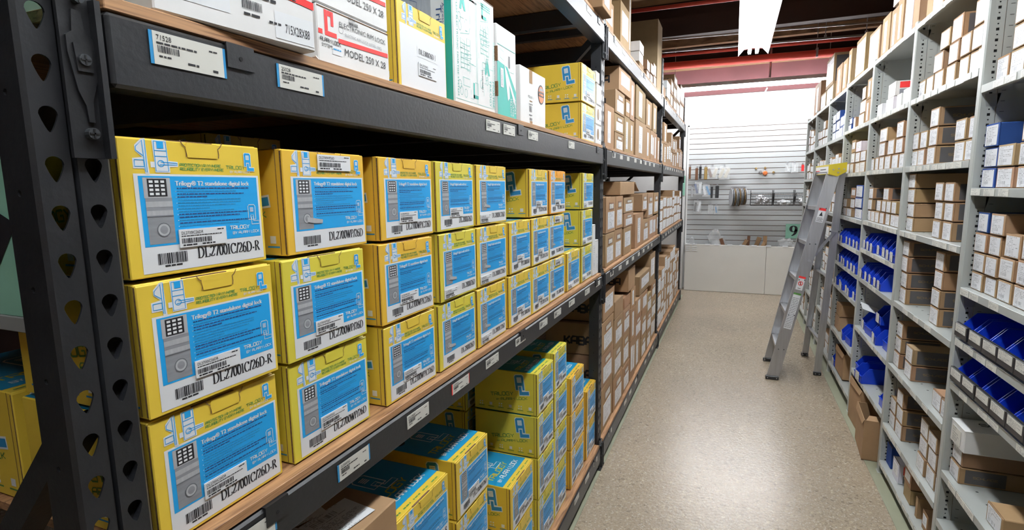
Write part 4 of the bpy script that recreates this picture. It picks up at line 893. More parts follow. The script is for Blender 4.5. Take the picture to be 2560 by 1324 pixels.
# second bay of the black racking
shelf_fill('L', 1.8165, 'upper shelf, second rack bay', P4(
 '2.965 3.205 0 .232 tall;3.235 3.525 0 .105 low;3.235 3.525 .107 .215 low;3.25 3.54 .218 .353 low k -2;3.35 3.74 .36 .505 mid p -2;'
 '3.56 3.75 0 .235 tall;3.75 3.93 0 .23 tall;3.60 3.74 .237 .345 mid;3.76 3.93 .235 .50 tall p;3.965 4.45 0 .262 tall;3.965 4.43 .264 .50 tall K -2;4.47 4.70 0 .25 tall;4.71 4.93 0 .25 two;'
 '4.47 4.76 .252 .47 tall k -2;4.86 5.10 .252 .49 tall k -2;4.95 5.15 0 .25 tall;5.17 5.33 0 .23 tall'))
shelf_fill('L', 1.1425, 'middle shelf, second rack bay', P4(
 '3.02 3.285 0 .19 low;3.29 3.54 0 .195 low;3.03 3.295 .192 .40 low;3.30 3.54 .197 .40 low;3.585 3.88 0 .185 mid;3.57 3.95 .187 .28 low;3.57 3.95 .282 .385 low;'
 '4.03 4.40 0 .255 tall;4.41 4.74 0 .19 low;4.745 5.24 0 .19 two;5.25 5.335 0 .20 mid;4.36 4.63 .26 .40 low;4.635 4.99 .192 .40 low;4.995 5.33 .205 .40 low'))
shelf_fill('L', .157, 'bottom shelf, second rack bay', P4(
 '2.96 3.285 0 .27 low k -2;2.96 3.285 .272 .475 low k -2;2.96 3.285 .477 .665 low k -2;3.0 3.33 .667 .83 mid k -2;3.30 3.60 0 .215 low;3.30 3.60 .217 .42 low;3.31 3.60 .422 .605 low;3.32 3.60 .607 .72 none k -2;'
 '3.62 3.88 0 .19 low;3.61 3.88 .192 .42 low;3.61 3.88 .422 .60 low;3.66 3.9 .602 .68 none;3.90 4.10 .0 .30 two;4.11 4.42 0 .26 tall;3.9 4.1 .302 .55 tall;4.11 4.42 .262 .43 low;3.78 4.08 .70 .86 none k -2;'
 '3.90 4.09 .552 .698 tall;4.12 4.44 .432 .57 tall;4.44 4.72 0 .18 low;4.44 4.72 .182 .38 low;4.44 4.72 .382 .56 mid;4.30 4.86 .572 .73 mid K -2;4.73 5.0 0 .16 low;4.73 5.0 .162 .33 low;4.73 5.0 .332 .49 low;'
 '4.88 5.2 .55 .84 mid k -2;5.01 5.33 0 .2 two;5.01 5.33 .202 .40 low;5.02 5.33 .402 .548 low'), d=.34)
# open flapped carton lying on the stack
t = thing('open_carton', 'brown carton lying on its side with open flap and papers, middle shelf, second bay', 'box', (-.66, 3.42, 1.1425+.403), (0, 0, R(90)))
m = MB(); m.box(0, .52, .0, .45, 0, .085, 'kraft', .003); obj('body', m, t)
m = MB(); m.prism([(.52, 0, .084), (.60, -.02, .02), (.603, -.02, .022), (.523, 0, .087)], (0, .4, 0), 'kraft'); obj('end_flap', m, t)
m = MB(); m.prism([(.40, 0, .09), (.56, .0, .088), (.72, .0, .015), (.721, 0, .017), (.56, 0, .091), (.40, 0, .093)], (0, .22, 0), 'stk3'); obj('loose_papers', m, t)

# third bay and rack tops, filled with smaller cartons
def auto_rows(y0, y1, H, wr, hr, rnd, styles, cols, sides=(0,), fillp=.95):
    rows = []; y = y0
    while y < y1-wr[0]*.8:
        w = min(rnd.uniform(*wr), y1-y); h = rnd.uniform(*hr); z = 0; top = H*rnd.uniform(.72, 1.0); col = rnd.choice(cols)
        while z+h <= top:
            rows.append((y, y+w-.006, z, z+h-.002, rnd.choice(styles), col, rnd.choice(sides))); z += h
        if z == 0: rows.append((y, y+w-.006, 0, min(h, H*.8), rnd.choice(styles), col, 0))
        y += w
    return rows
rb = random.Random(21)
far_fill('L', 1.8165, auto_rows(5.45, 7.78, .48, (.17, .30), (.15, .26), rb, ['tall', 'tall', 'mid'], [KR, KR, KR3]))
far_fill('L', 1.1425, auto_rows(5.44, 7.78, .45, (.22, .36), (.095, .12), rb, ['wide', 'wide', 'big'], [KR]))
far_fill('L', .157, auto_rows(5.44, 7.78, .80, (.20, .32), (.11, .19), rb, ['wide', 'big', 'mid', 'tall'], [KR]))
ZT = 2.432
shelf_fill('L', ZT, 'rack top above the second bay', P4('2.93 3.18 .0 .17 mid;3.36 3.64 .0 .26 mid k;3.66 3.74 0 .42 tall k;4.08 4.28 .06 .13 big w;4.08 4.28 .131 .20 big w;4.45 4.62 0 .07 big K;4.45 4.62 .072 .15 big K;4.64 4.80 0 .08 big K;4.64 4.8 .082 .16 big K;5.02 5.33 0 .60 none p;4.84 5.0 0 .10 big K;4.82 5.0 .10 .20 big K;4.08 4.28 0 .058 none K'))
shelf_fill('L', ZT, 'rack top above the third bay', P4('5.78 6.10 .06 .14 big w;5.78 6.10 .142 .22 big w;5.8 6.08 0 .058 none K;5.45 5.7 0 .12 none K;6.15 6.42 0 .15 mid k -2;6.15 6.42 .152 .30 mid k -2;6.44 6.8 0 .14 mid k -2;6.44 6.8 .142 .28 mid k -2;6.44 6.8 .282 .40 mid k -2;6.82 7.2 0 .16 wide k;6.82 7.2 .162 .36 wide k;7.22 7.7 0 .2 wide;7.22 7.7 .202 .42 wide'))
for i, (y0, y1, z0, z1, x, key, lab) in enumerate([(2.62, 2.82, 0, .14, -.60, 'kraft', 'brown carton with slip hanging over the rack top edge above the near bay'), (2.52, 2.9, .142, .24, -.55, 'white', 'long white carton lying over the edge on top of the rack')]):
    t = thing('overhanging_carton', lab, 'box', (x, y0, ZT+z0), (0, 0, R(90))); obj('body', plain(y1-y0, z1-z0, .5, key), t)
    m = MB(); m.box(.03, (y1-y0)*.7, -.0015, -.0008, .02, (z1-z0)*.85, 'stk'); obj('label_sheet', m, t)

# ------------------------------------------------------------------ right-hand steel shelving
RY = [1.655, 2.52, 3.385, 4.26, 5.165, 6.03, 6.90, 7.68]
RX = .81
POSTM = {}
def square(c=0):
    if c % 2: return [(.0028*math.cos(2*math.pi*i/8+.39), .0028*math.sin(2*math.pi*i/8+.39)) for i in range(8)]
    q = .0048; return [(q, 0), (q, q), (0, q), (-q, q), (-q, 0), (-q, -q), (0, -q), (q, -q)]
def steel_post(h):
    if h in POSTM: return POSTM[h]
    m = MB()
    # rolled front edge
    prof = [(.014, -.019), (.004, -.019), (0, -.014), (0, .014), (.004, .019), (.014, .019)]
    for i in range(5):
        a, b = prof[i], prof[i+1]; m.face([(a[0], a[1], 0), (b[0], b[1], 0), (b[0], b[1], h), (a[0], a[1], h)], 'enamel')
    m.face([(p[0], p[1], h) for p in prof], 'enamel')
    holed_strip(m, (.012, -.0185, 0), (1, 0, 0), (0, 0, 1), (0, -1, 0), .036, int(h/.0183), .0183, square, 'enamel', .002, 'hole')
    m.box(.012, .048, .0168, .0185, 0, h, 'enamel'); m.box(.046, .048, -.018, -.005, 0, h, 'enamel')
    m.box(.02, .046, -.0155, -.0145, 0, h, 'hole')  # black sheet behind the perforations, painted stand-in for shade inside the post
    POSTM[h] = m.mesh('post'); return POSTM[h]
SHZ = {0: [.26, .468, .835, 1.01, 1.206, 1.577, 1.942, 2.375], 1: [.08, .30, .64, .982, 1.355, 1.68, 2.01, 2.375], 2: [.33, .636, .974, 1.17, 1.355, 1.68, 2.01, 2.375],
       3: [.10, .41, .78, .97, 1.137, 1.347, 1.677, 2.01, 2.375], 4: [.10, .41, .78, 1.12, 1.345, 1.665, 1.99, 2.365], 5: [.10, .41, .78, 1.12, 1.345, 1.665, 1.99, 2.365], 6: [.10, .41, .78, 1.12, 1.36, 1.655, 1.985, 2.36]}
BAYL = ['grey steel shelving bay at the right edge, nearest the camera', 'second grey steel shelving bay from the camera, full of charcoal-panelled cartons', 'third grey steel bay, its middle shelves holding blue bins', 'fourth grey steel bay, partly behind the ladder top',
        'fifth grey steel bay from the camera, behind the ladder', 'sixth grey steel bay from the camera, narrow in view', 'last grey steel bay, next to the slatwall']
BAY = {}
for b in range(7):
    y0, y1 = RY[b]+.021, RY[b+1]-.021
    t = thing('steel_shelving', BAYL[b], 'shelving', (RX, (y0+y1)/2, 0), group='grey steel shelving bays'); BAY[b] = t; yc = (y0+y1)/2; hy = (y1-y0)/2
    hp = 2.80 if b == 0 else 2.39
    obj('post', steel_post(hp if b < 2 and False else (2.80 if b == 0 else 2.39)), t, (0, hy+.021, 0))
    m = MB(); m.box(-.003, .05, hy-.004, hy+.045, .0, .004, 'enamel'); obj('foot', m, t)
    if b == 0: obj('post', steel_post(2.80), t, (0, -hy-.021, 0)); m = MB(); m.box(.05, .46, -hy-.006, -hy-.004, .05, 2.79, 'enamel'); obj('side_panel', m, t)
    m = MB(); m.box(.05, .46, hy+.004, hy+.006, .05, hp-.01, 'enamel'); m.box(.05, .09, hy+.002, hy+.004, .05, hp-.01, 'enamel')
    for k in range(int(hp/.0366)-2):
        if k % 1 == 0: m.box(.060, .072, hy+.0012, hy+.002, .09+.0366*k, .0912+.0366*k, 'hole')
    obj('side_panel', m, t)
    m = MB(); m.box(.46, .463, -hy-.02, hy+.02, .04, hp-.01, 'enamel2'); obj('back_panel', m, t)
    for si, z in enumerate(SHZ[b]):
        m = MB(); m.box(.002, .458, -hy+.001, hy-.001, z-.0015, z, 'enamel'); m.box(0, .0025, -hy+.001, hy-.001, z-.028, z, 'enamel', .0008); m.box(.0025, .012, -hy+.001, hy-.001, z-.028, z-.0265, 'enamel')
        m.box(.445, .458, -hy+.001, hy-.001, z-.028, z-.0015, 'enamel2')
        for k in range(9):
            yy = -hy+.06+(2*hy-.12)*k/8; m.box(.062, .070, yy-.003, yy+.003, z, z+.0003, 'hole'); m.box(.3, .308, yy-.003, yy+.003, z, z+.0003, 'hole')
        sh = obj('shelf', m, t)
        if b < 4:
            rr = random.Random(b*31+si); n = 8 if b < 3 else 5; k = 0; yy = hy-.01
            while yy > -hy+.09:
                wtag = rr.uniform(.07, .085)
                if rr.random() < (.8 if z > 1 else .55):
                    m = MB(); m.box(-.0012, 0, -wtag, 0, 0, .023, 'stk2'); mm = MB(); mm.box(0, wtag, -.0012, 0, 0, .023, 'stk2')
                    obj('shelf_tag', mm, sh, (-.0004, yy, z-.026), (0, 0, R(-90)))
                yy -= wtag + rr.choice((.004, .01, .03))
        m = MB(); m.prism([(.012, hy+.0035, z-.03), (.06, hy+.0035, z-.03), (.05, hy+.0035, z-.075), (.02, hy+.0035, z-.075)], (0, -.0015, 0), 'enamel2'); obj('shelf_bracket', m, sh)
for q in ('near bay', 'second bay'): pass
SH = lambda nm, b: '%s, %s right bay' % (nm, ['nearest', 'second', 'third', 'fourth', 'fifth', 'sixth', 'last'][b])
# nearest bay
shelf_fill('R', 1.942, SH('second shelf down', 0), P4('2.37 2.47 0 .085 big;2.255 2.365 0 .085 big;2.255 2.365 .087 .165 big;2.27 2.365 .167 .25 big;2.13 2.25 0 .085 big;2.13 2.25 .087 .17 big;2.14 2.25 .172 .26 big;2.0 2.12 0 .085 big;2.0 2.12 .087 .17 big'))
shelf_fill('R', 1.577, SH('third shelf down', 0), P4('2.375 2.488 0 .07 big n;2.375 2.488 .072 .142 big n;2.375 2.488 .144 .225 big n 4;2.24 2.365 0 .07 big p;2.24 2.365 .072 .145 big p;2.11 2.23 0 .07 big p;2.11 2.23 .072 .145 big p;2.12 2.225 .147 .25 big p;1.98 2.1 0 .07 big;1.98 2.1 .072 .15 big'))
shelf_fill('R', 1.206, SH('fourth shelf down', 0), P4('2.385 2.488 0 .066 big;2.385 2.488 .068 .138 big;2.385 2.488 .14 .21 big;2.39 2.485 .212 .285 big n;2.28 2.375 0 .066 big;2.28 2.375 .068 .138 big;2.28 2.375 .14 .21 big;2.26 2.37 .212 .285 big p;2.165 2.27 0 .07 big p;2.165 2.27 .072 .145 big p;2.15 2.26 .147 .225 big p;2.05 2.155 0 .07 big p;2.05 2.155 .072 .15 big p;2.05 2.14 .152 .22 big p;1.93 2.04 0 .07 big p;1.93 2.04 .072 .145 big p'))
shelf_fill('R', .468, SH('second lowest shelf', 0), P4('2.39 2.488 0 .066 big k 2;2.39 2.488 .068 .132 big K 0;2.04 2.16 0 .07 big k'), d=.28)
shelf_fill('R', .468, 'second lowest shelf, back row, nearest bay', P4('2.39 2.488 0 .066 none K 2;2.39 2.488 .068 .132 none K 0'), d=.16, xx=1.10)
t = thing('large_white_carton', 'wide white carton with black lettering lying across brown cartons, lower right shelves', 'box', (.825, 2.49, .605), (0, 0, R(-90)))
m = MB(); m.box(0, .13, 0, .36, 0, .085, 'white', .003); m.box(-.001, .131, -.001, .361, .083, .0875, 'white', .001); obj('body', m, t)
m = MB(); pr = Pr(m, (.1315, 0, 0), (0, 1, 0), (0, 0, 1), (1, 0, 0), .0005); pr.poly('ink', [(.20+.012*math.cos(2*math.pi*i/16), .024+.006*math.sin(2*math.pi*i/16)) for i in range(16)]); pr.text('ink', 'Security & Safety', .215, .02, .009, .085, bold=.0005); pr.words('ink', .215, .012, .08, .003, rn)
pr.poly('grey2', [(.19+.014*math.cos(math.pi+math.pi*i/10), .083+.014*math.sin(math.pi+math.pi*i/10)) for i in range(11)])
pr = Pr(m, (.0, 0, .0875), (0, 1, 0), (-1, 0, 0), (0, 0, 1), .0005); pr.tech('ink', 'SCHLAGE', .07, -.06, .022, .20, th=.22); obj('lettering', m, t)
m = MB(); m.box(.02, .10, -.0018, -.001, .012, .07, 'stk2'); obj('label_sheet', m, t)
# blue carton lettering
m = MB(); pr = Pr(m, (0, 0, 0), (0, 1, 0), (0, 0, 1), (1, 0, 0), .0006)
# second bay
D2 = 2
shelf_fill('R', 2.01, SH('second shelf down', 1), P4('3.25 3.355 0 .085 big;3.135 3.24 0 .085 big;2.99 3.11 0 .085 big;2.85 2.965 0 .085 big;2.725 2.83 0 .088 big;2.635 2.72 0 .088 big;2.55 2.628 0 .088 big;3.035 3.16 .087 .172 big k 2;2.84 2.955 .087 .172 big;2.715 2.82 .09 .175 big;2.595 2.705 .09 .175 big;2.97 3.09 .174 .255 big;2.83 2.955 .174 .275 big k 2;2.58 2.70 .177 .275 big'))
shelf_fill('R', 1.68, SH('third shelf down', 1), P4('3.265 3.36 0 .08 big;3.15 3.255 0 .08 big;3.265 3.36 .082 .165 big;3.15 3.255 .082 .165 big k 2;3.01 3.13 0 .083 big k 2;3.01 3.13 .085 .168 big k 2;3.01 3.13 .17 .255 big k 2;2.675 2.79 0 .083 big;2.675 2.79 .085 .17 big;2.55 2.665 0 .083 big;2.55 2.665 .085 .17 big'))
shelf_fill('R', 1.355, SH('fourth shelf down', 1), P4('3.245 3.365 0 .07 big;3.245 3.365 .072 .142 big;3.245 3.365 .144 .214 big;3.245 3.365 .216 .288 big;2.85 2.955 0 .08 big;2.85 2.955 .082 .162 big;2.85 2.955 .164 .244 big;2.73 2.84 0 .08 big k 2;2.73 2.84 .082 .162 big k 2;2.73 2.84 .164 .244 big k 2'))
shelf_fill('R', .982, SH('fifth shelf down', 1), P4('3.25 3.36 0 .08 big k 2;3.25 3.36 .082 .162 big k 2;3.25 3.36 .164 .244 big k 2;3.25 3.36 .246 .322 big k 2;2.775 2.885 0 .078 big k 2;2.775 2.885 .08 .158 big k 2;2.775 2.885 .16 .238 big;2.775 2.885 .24 .32 big k 2'))
shelf_fill('R', .64, SH('third lowest shelf', 1), P4('3.25 3.36 0 .078 big k 2;3.25 3.36 .08 .158 big k 2;3.25 3.36 .16 .238 big k 2;3.06 3.18 0 .078 big k 2;3.06 3.18 .08 .16 big k 2;2.65 2.76 0 .078 big;2.57 2.64 0 .078 big'))
shelf_fill('R', .30, SH('second lowest shelf', 1), P4('3.25 3.36 0 .08 big;3.25 3.36 .082 .162 big;3.125 3.24 0 .08 big k 2;3.125 3.24 .082 .162 big k 2;3.14 3.25 .164 .245 big k 2;2.755 2.865 0 .08 big;2.755 2.865 .082 .162 big;2.76 2.87 .164 .245 big;2.635 2.745 0 .08 big;2.635 2.745 .082 .162 big;2.64 2.75 .164 .235 big;2.55 2.625 0 .08 big;2.55 2.625 .082 .162 big'))
shelf_fill('R', .08, SH('lowest shelf', 1), P4('3.26 3.355 0 .12 none n;3.1 3.21 0 .105 mid r 3;2.9 3.01 0 .075 none;2.9 3.01 .077 .16 mid;2.79 2.82 0 .10 none;2.66 2.73 0 .09 mid'))
# third bay
shelf_fill('R', 2.01, SH('second shelf down', 2), P4('4.09 4.22 0 .085 none r 3;3.80 3.97 0 .085 none r 3;3.80 3.97 .087 .17 none r 3;3.5 3.62 0 .09 big w;3.64 3.74 0 .08 big w'))
shelf_fill('R', 1.68, SH('third shelf down', 2), P4('4.15 4.235 0 .08 big;4.05 4.14 0 .08 big;3.915 4.035 0 .08 big;3.765 3.905 0 .08 big;3.62 3.755 0 .08 big;3.43 3.50 0 .13 big;3.51 3.61 0 .08 big;3.90 4.05 .082 .165 big;3.88 4.06 .167 .25 big p;3.72 3.87 .082 .17 big p;3.56 3.70 .082 .165 big k 2;3.56 3.70 .167 .255 big k 2'))
shelf_fill('R', 1.355, SH('fourth shelf down', 2), P4('4.145 4.235 0 .07 big;4.03 4.135 0 .07 big;3.915 4.02 0 .07 big;3.80 3.905 0 .07 big;3.69 3.79 0 .07 big;3.58 3.68 0 .07 big;3.48 3.57 0 .07 big;4.12 4.235 .072 .142 big k 2;3.89 4.0 .072 .142 big;3.78 3.88 .072 .142 big;3.67 3.77 .072 .142 big;3.56 3.66 .072 .142 big k 2;4.11 4.23 .144 .215 big k 2;3.75 3.88 .144 .215 big k 2;3.42 3.47 0 .2 big p'))
# fourth bay
shelf_fill('R', 2.01, SH('second shelf down', 3), P4('5.0 5.13 0 .05 big n;5.0 5.13 .052 .10 big n;4.87 4.96 0 .09 big;4.57 4.76 0 .09 big;4.57 4.76 .092 .18 big;4.58 4.70 .182 .27 big;4.40 4.55 0 .16 tall;4.40 4.54 .162 .30 tall'))
shelf_fill('R', 1.677, SH('third shelf down', 3), P4('4.98 5.12 0 .08 big;4.82 4.96 0 .075 big;4.82 4.96 .077 .155 big;4.82 4.97 .157 .25 mid;4.62 4.78 0 .075 big;4.62 4.78 .077 .15 big;4.59 4.77 .152 .225 mid r;4.41 4.59 0 .075 big;4.41 4.59 .077 .15 big;4.30 4.39 0 .2 big'))
shelf_fill('R', 1.347, SH('fourth shelf down', 3), P4('4.98 5.13 0 .065 big;4.96 5.12 .067 .135 big K;4.75 4.95 0 .065 big;4.70 4.86 .067 .14 big;4.66 4.84 .142 .22 mid K;4.42 4.67 0 .075 big n;4.42 4.67 .077 .15 big n;4.43 4.67 .152 .24 big n;4.30 4.40 0 .07 big'))
shelf_fill('R', .41, SH('second lowest shelf', 3), P4('4.93 5.12 0 .12 none p;4.92 5.1 .122 .22 none k'))
# cartons along the very top
TZ = 2.378
shelf_fill('R', TZ, SH('very top', 2), P4('4.05 4.24 0 .25 tall p;3.88 4.03 0 .24 tall p;3.74 3.87 0 .25 tall p;3.57 3.72 0 .23 wide w;3.44 3.55 0 .2 none p;3.76 4.0 .252 .36 big w'), d=.38)
shelf_fill('R', TZ, SH('very top', 3), P4('4.30 4.60 0 .24 big p;4.73 5.05 0 .30 wide k'), d=.38)
shelf_fill('R', TZ, SH('very top', 4), P4('5.23 5.36 0 .30 tall p;5.38 5.58 0 .26 tall p;5.62 5.9 0 .27 tall p'), d=.38)
shelf_fill('R', 2.372, SH('very top', 5), P4('6.05 6.45 0 .17 wide p;6.1 6.55 .172 .46 wide p 2;6.5 6.85 0 .17 wide p'), d=.4)
shelf_fill('R', 2.367, SH('very top', 6), P4('6.95 7.4 0 .36 tall k'), d=.4)
shelf_fill('R', 2.378, SH('very top', 1), P4('3.26 3.35 0 .15 none p;3.1 3.26 0 .10 big p'), d=.3)
rb = random.Random(5)
for b in (4, 5, 6):
    zs = SHZ[b]
    nm = ['lowest shelf', 'second lowest shelf', 'third lowest shelf', 'fourth lowest shelf', 'fifth lowest shelf', 'third shelf down', 'second shelf down']
    for si in range(7):
        gap = zs[si+1]-zs[si]-.05
        cols = [KR, KR, KR3] if not (b == 4 and si == 6) else [NV]
        far_fill('R', zs[si], auto_rows(RY[b]+.03, RY[b+1]-.03, gap*.9, (.13, .2), (.075, .10), rb, ['big', 'big', 'wide'], cols, (0, 0, 2)))
o = tag(obj('far_cartons', FAR), 'many small labelled brown cartons filling the far shelves on both sides', 'cartons'); o['kind'] = 'stuff'

# ------------------------------------------------------------------ blue bins
BINM = {}
def bin_parts(w, d, h, lip):
    key = (w, d, h, lip)
    if key in BINM: return BINM[key]
    m = MB(); t = .003
    side = [(0, 0), (d, 0), (d, h*.98), (d*.17, h), (.004, lip)]
    for x in (0, w-t): m.prism([(x, y, z) for y, z in side], (t, 0, 0), 'bluepl')
    m.box(t, w-t, 0, d, 0, t, 'bluepl'); m.box(t, w-t, 0, t, 0, lip, 'bluepl'); m.box(t, w-t, d-t, d, 0, h, 'bluepl')
    for x in (-.003, w-.001): m.prism([(x, d*.2, h-.006), (x, d, h-.008), (x, d, h-.002), (x, d*.2, h)], (.004, 0, 0), 'bluepl')
    m.box(-.002, w+.002, -.003, .002, lip-.006, lip, 'bluepl')
    BINM[key] = m.mesh('bin_body'); return BINM[key]
def blue_bin(x, y, z, rz, label, group, w=.105, d=.27, h=.085, lip=.04, holder=False, lab=True, fillk=None, tilt=0.0):
    t = thing('storage_bin', label, 'bin', (x, y, z+.0008), (R(tilt), 0, R(rz)), group)
    obj('bin_body', bin_parts(w, d, h, lip), t)
    if holder:
        m = MB(); m.box(-.004, w+.004, -.012, -.004, -.012+.0125, lip+.016, 'blackpl', .001); m.box(-.004, w+.004, -.004, .0, lip+.002, lip+.016, 'blackpl'); obj('label_holder', m, t)
        m = MB(); m.box(.006, w-.006, -.0132, -.0121, lip-.016, lip+.013, 'stk2'); obj('label_sheet', m, t)
    elif lab:
        m = MB(); m.box(w*.25, w*.75, -.0012-.003, -.0032, .004, lip+.012, 'stk2'); obj('label_sheet', m, t)
    if fillk:
        m = MB(); rr = random.Random(hash((round(y, 2), round(z, 2))) & 999)
        for k in range(9):
            a = rr.uniform(0, 3); px, py = rr.uniform(.02, w-.02), rr.uniform(.04, d-.04); pz = rr.uniform(.01, h*.55)
            m.bar((px-.012*math.cos(a), py-.012*math.sin(a), pz), (px+.012*math.cos(a), py+.012*math.sin(a), pz+.01), .012, .01, (0, 0, 1), fillk)
        o = obj('contents', m, t); o['kind'] = 'stuff'
    return t
G1 = 'blue bins with black label holders'
for z, ys, nm in ((1.01, [2.485, 2.355, 2.24, 2.125, 2.01, 1.9], 'fifth shelf down'), (.835, [2.485, 2.37, 2.25, 2.135, 2.02, 1.905, 1.79], 'sixth shelf down')):
    for i, y in enumerate(ys):
        blue_bin(.815, y, z+.012, -90, 'black-fronted blue bin, %s, nearest right bay, %s from far post' % (nm, ORD[i]), G1, w=.104, d=.30, h=.09, lip=.036, holder=True, fillk=('conduit', 'brass', 'paper')[(i+1) % 3] if i > 2 else None)
G2 = 'small blue bins with paper labels'
for b, z, ys, nm in ((2, 1.17, [4.22, 4.11, 3.99, 3.88, 3.75, 3.63, 3.52], 'upper bin shelf'), (2, .974, [4.22, 4.11, 3.99, 3.87, 3.76], 'lower bin shelf'),
                     (3, 1.137, [5.12, 4.99, 4.86, 4.73, 4.60, 4.47], 'upper bin shelf'), (3, .97, [5.12, 4.98, 4.84, 4.70, 4.56, 4.43], 'middle bin shelf'), (3, .78, [5.12, 4.99, 4.86, 4.72, 4.58, 4.45], 'lower bin shelf')):
    for i, y in enumerate(ys):
        blue_bin(.815+random.uniform(-.006, .012), y, z, -90+random.uniform(-1.2, 1.2), 'small blue bin, %s, %s right bay, %s from its far post' % (nm, ['', '', 'third', 'fourth'][b], ORD[i]), G2, w=.10, d=.24, h=.10, lip=.045, fillk=('conduit', 'grey2', 'brass', None)[(i*3+b) % 4])
G3 = 'loose blue bins lying crooked'
for i, (x, y, z, rz, b, nm) in enumerate([(.84, 4.205, .636, -91, 2, 'against the far post'), (.83, 4.03, .636, -86, 2, 'second from the far post'), (.83, 3.85, .636, -93, 2, 'third from the far post'), (.85, 3.67, .636, -88, 2, 'nearest the camera'), (.86, 3.93, .742, -90, 2, 'stacked on the others'),
                                       (.83, 4.21, .33, -90, 2, 'far end, low shelf'), (.79, 4.03, .33, -84, 2, 'sticking out over the low shelf'), (.83, 3.56, .33, -90, 2, 'near end, low shelf'), (.83, 4.80, .41, -95, 3, 'beside the brown cartons'), (.83, 4.62, .41, -86, 3, 'nearest the camera'), (.83, 5.11, .10, -90, 3, 'on the floor shelf')]):
    blue_bin(x, y, z, rz, 'blue bin lying crooked in the %s right-hand bay, %s' % (['', '', 'third', 'fourth'][b], nm), G3, w=.135, d=.25, h=.10, lip=.05, lab=i % 2 == 0, fillk='paper' if i % 3 == 0 else None)

# crumpled clear bags
def bag(name, label, loc, size, seed, key='bag', cat='bag', group=None):
    bm = bmesh.new(); bmesh.ops.create_icosphere(bm, subdivisions=4, radius=1); rr = random.Random(seed); off = Vector((rr.uniform(0, 50), rr.uniform(0, 50), rr.uniform(0, 50)))
    from mathutils import noise
    for v in bm.verts:
        p = v.co.copy(); n = noise.noise(p*1.6+off)*.45 + abs(noise.noise(p*4.5+off))*.35; q = p*(0.78+n)
        v.co = Vector((q.x*size[0], q.y*size[1], max(q.z, -.72)*size[2]+.72*size[2]))
    me = bpy.data.meshes.new(name); bm.to_mesh(me); bm.free(); me.materials.append(M[key])
    return tag(obj(name, me, None, loc), label, cat, group)
bag('plastic_bag', 'clear crumpled plastic bag among the lower blue bins, third right-hand bay', (.93, 3.55, .978), (.05, .07, .06), 1)
bag('plastic_bag', 'crumpled clear bag hanging at the near end of the third bay, above loose bins', (1.08, 3.62, .978), (.04, .035, .085), 2)
bag('plastic_bag', 'clear bag on the low shelf of the third right-hand bay', (.95, 3.75, .333), (.06, .07, .055), 3)
0 and bag('plastic_bag', 'clear bag lying beyond the loose bins in the third bay', (1.12, 4.0, .64), (.06, .12, .07), 4)
t = thing('paper_sheet', 'white folded paper sticking out of the third right-hand bay', 'paper', (.80, 4.05, .78)); m = MB(); m.prism([(0, 0, 0), (.02, .18, .012), (.12, .17, -.03), (.11, -.02, -.04)], (0, 0, .0012), 'paper'); obj('sheet', m, t)
t.location = (.80, 3.99, .80)
# open cartons on the floor shelf of the third bay
for i, (y0, y1, z, h, rz, lab) in enumerate([(3.86, 4.18, .004, .285, -89, 'large open brown carton on the floor at the foot of the third bay'), (3.50, 3.80, .004, .24, -94, 'worn brown carton on the floor nearest the camera, in front of the third bay'), (4.62, 4.95, .105, .2, -90, 'brown carton on the floor shelf of the fourth right-hand bay')]):
    t = thing('open_carton', lab, 'box', ((.80, .775, .83)[i], y1, z), (0, 0, R(rz)), 'open brown cartons at floor level')
    w = y1-y0; m = MB()
    for a in ((0, w, 0, .004, 0, h), (0, w, .24, .244, 0, h), (0, .004, .004, .24, 0, h), (w-.004, w, .004, .24, 0, h), (0, w, 0, .244, 0, .004)): m.box(*a, 'kraft')
    obj('body', m, t)
    m = MB(); m.prism([(0, 0, h), (w, 0, h), (w-.01, -.008, h-.03), (.01, -.007, h-.04)], (0, .002, .002), 'kraft'); obj('flap', m, t)
    m = MB(); m.prism([(w-.004, .01, h), (w-.004, .23, h), (w-.06, .21, h+.012), (w-.05, .03, h+.012)], (.002, 0, 0), 'kraft'); obj('flap', m, t)

# ------------------------------------------------------------------ step ladder
t = thing('step_ladder', 'aluminium step ladder with yellow top leaning by the right-hand shelves', 'ladder', (.52, 5.1, 0))
def LB(name, p0, p1, w, th, up, key='alu', label=None, c=True):
    """C-channel rail: web w wide, flanges th deep"""
    p0, p1 = Vector(p0)-t.location, Vector(p1)-t.location; m = MB()
    m.bar(p0, p1, w, .003, up, key); d = (p1-p0).normalized(); a = d.cross(Vector(up)).normalized(); n = a.cross(d).normalized()
    if c:
        for s in (-1, 1): m.bar(p0+a*s*(w/2-.0015)-n*th/2, p1+a*s*(w/2-.0015)-n*th/2, .003, th, up, key)
    return obj(name, m, t, label=label)
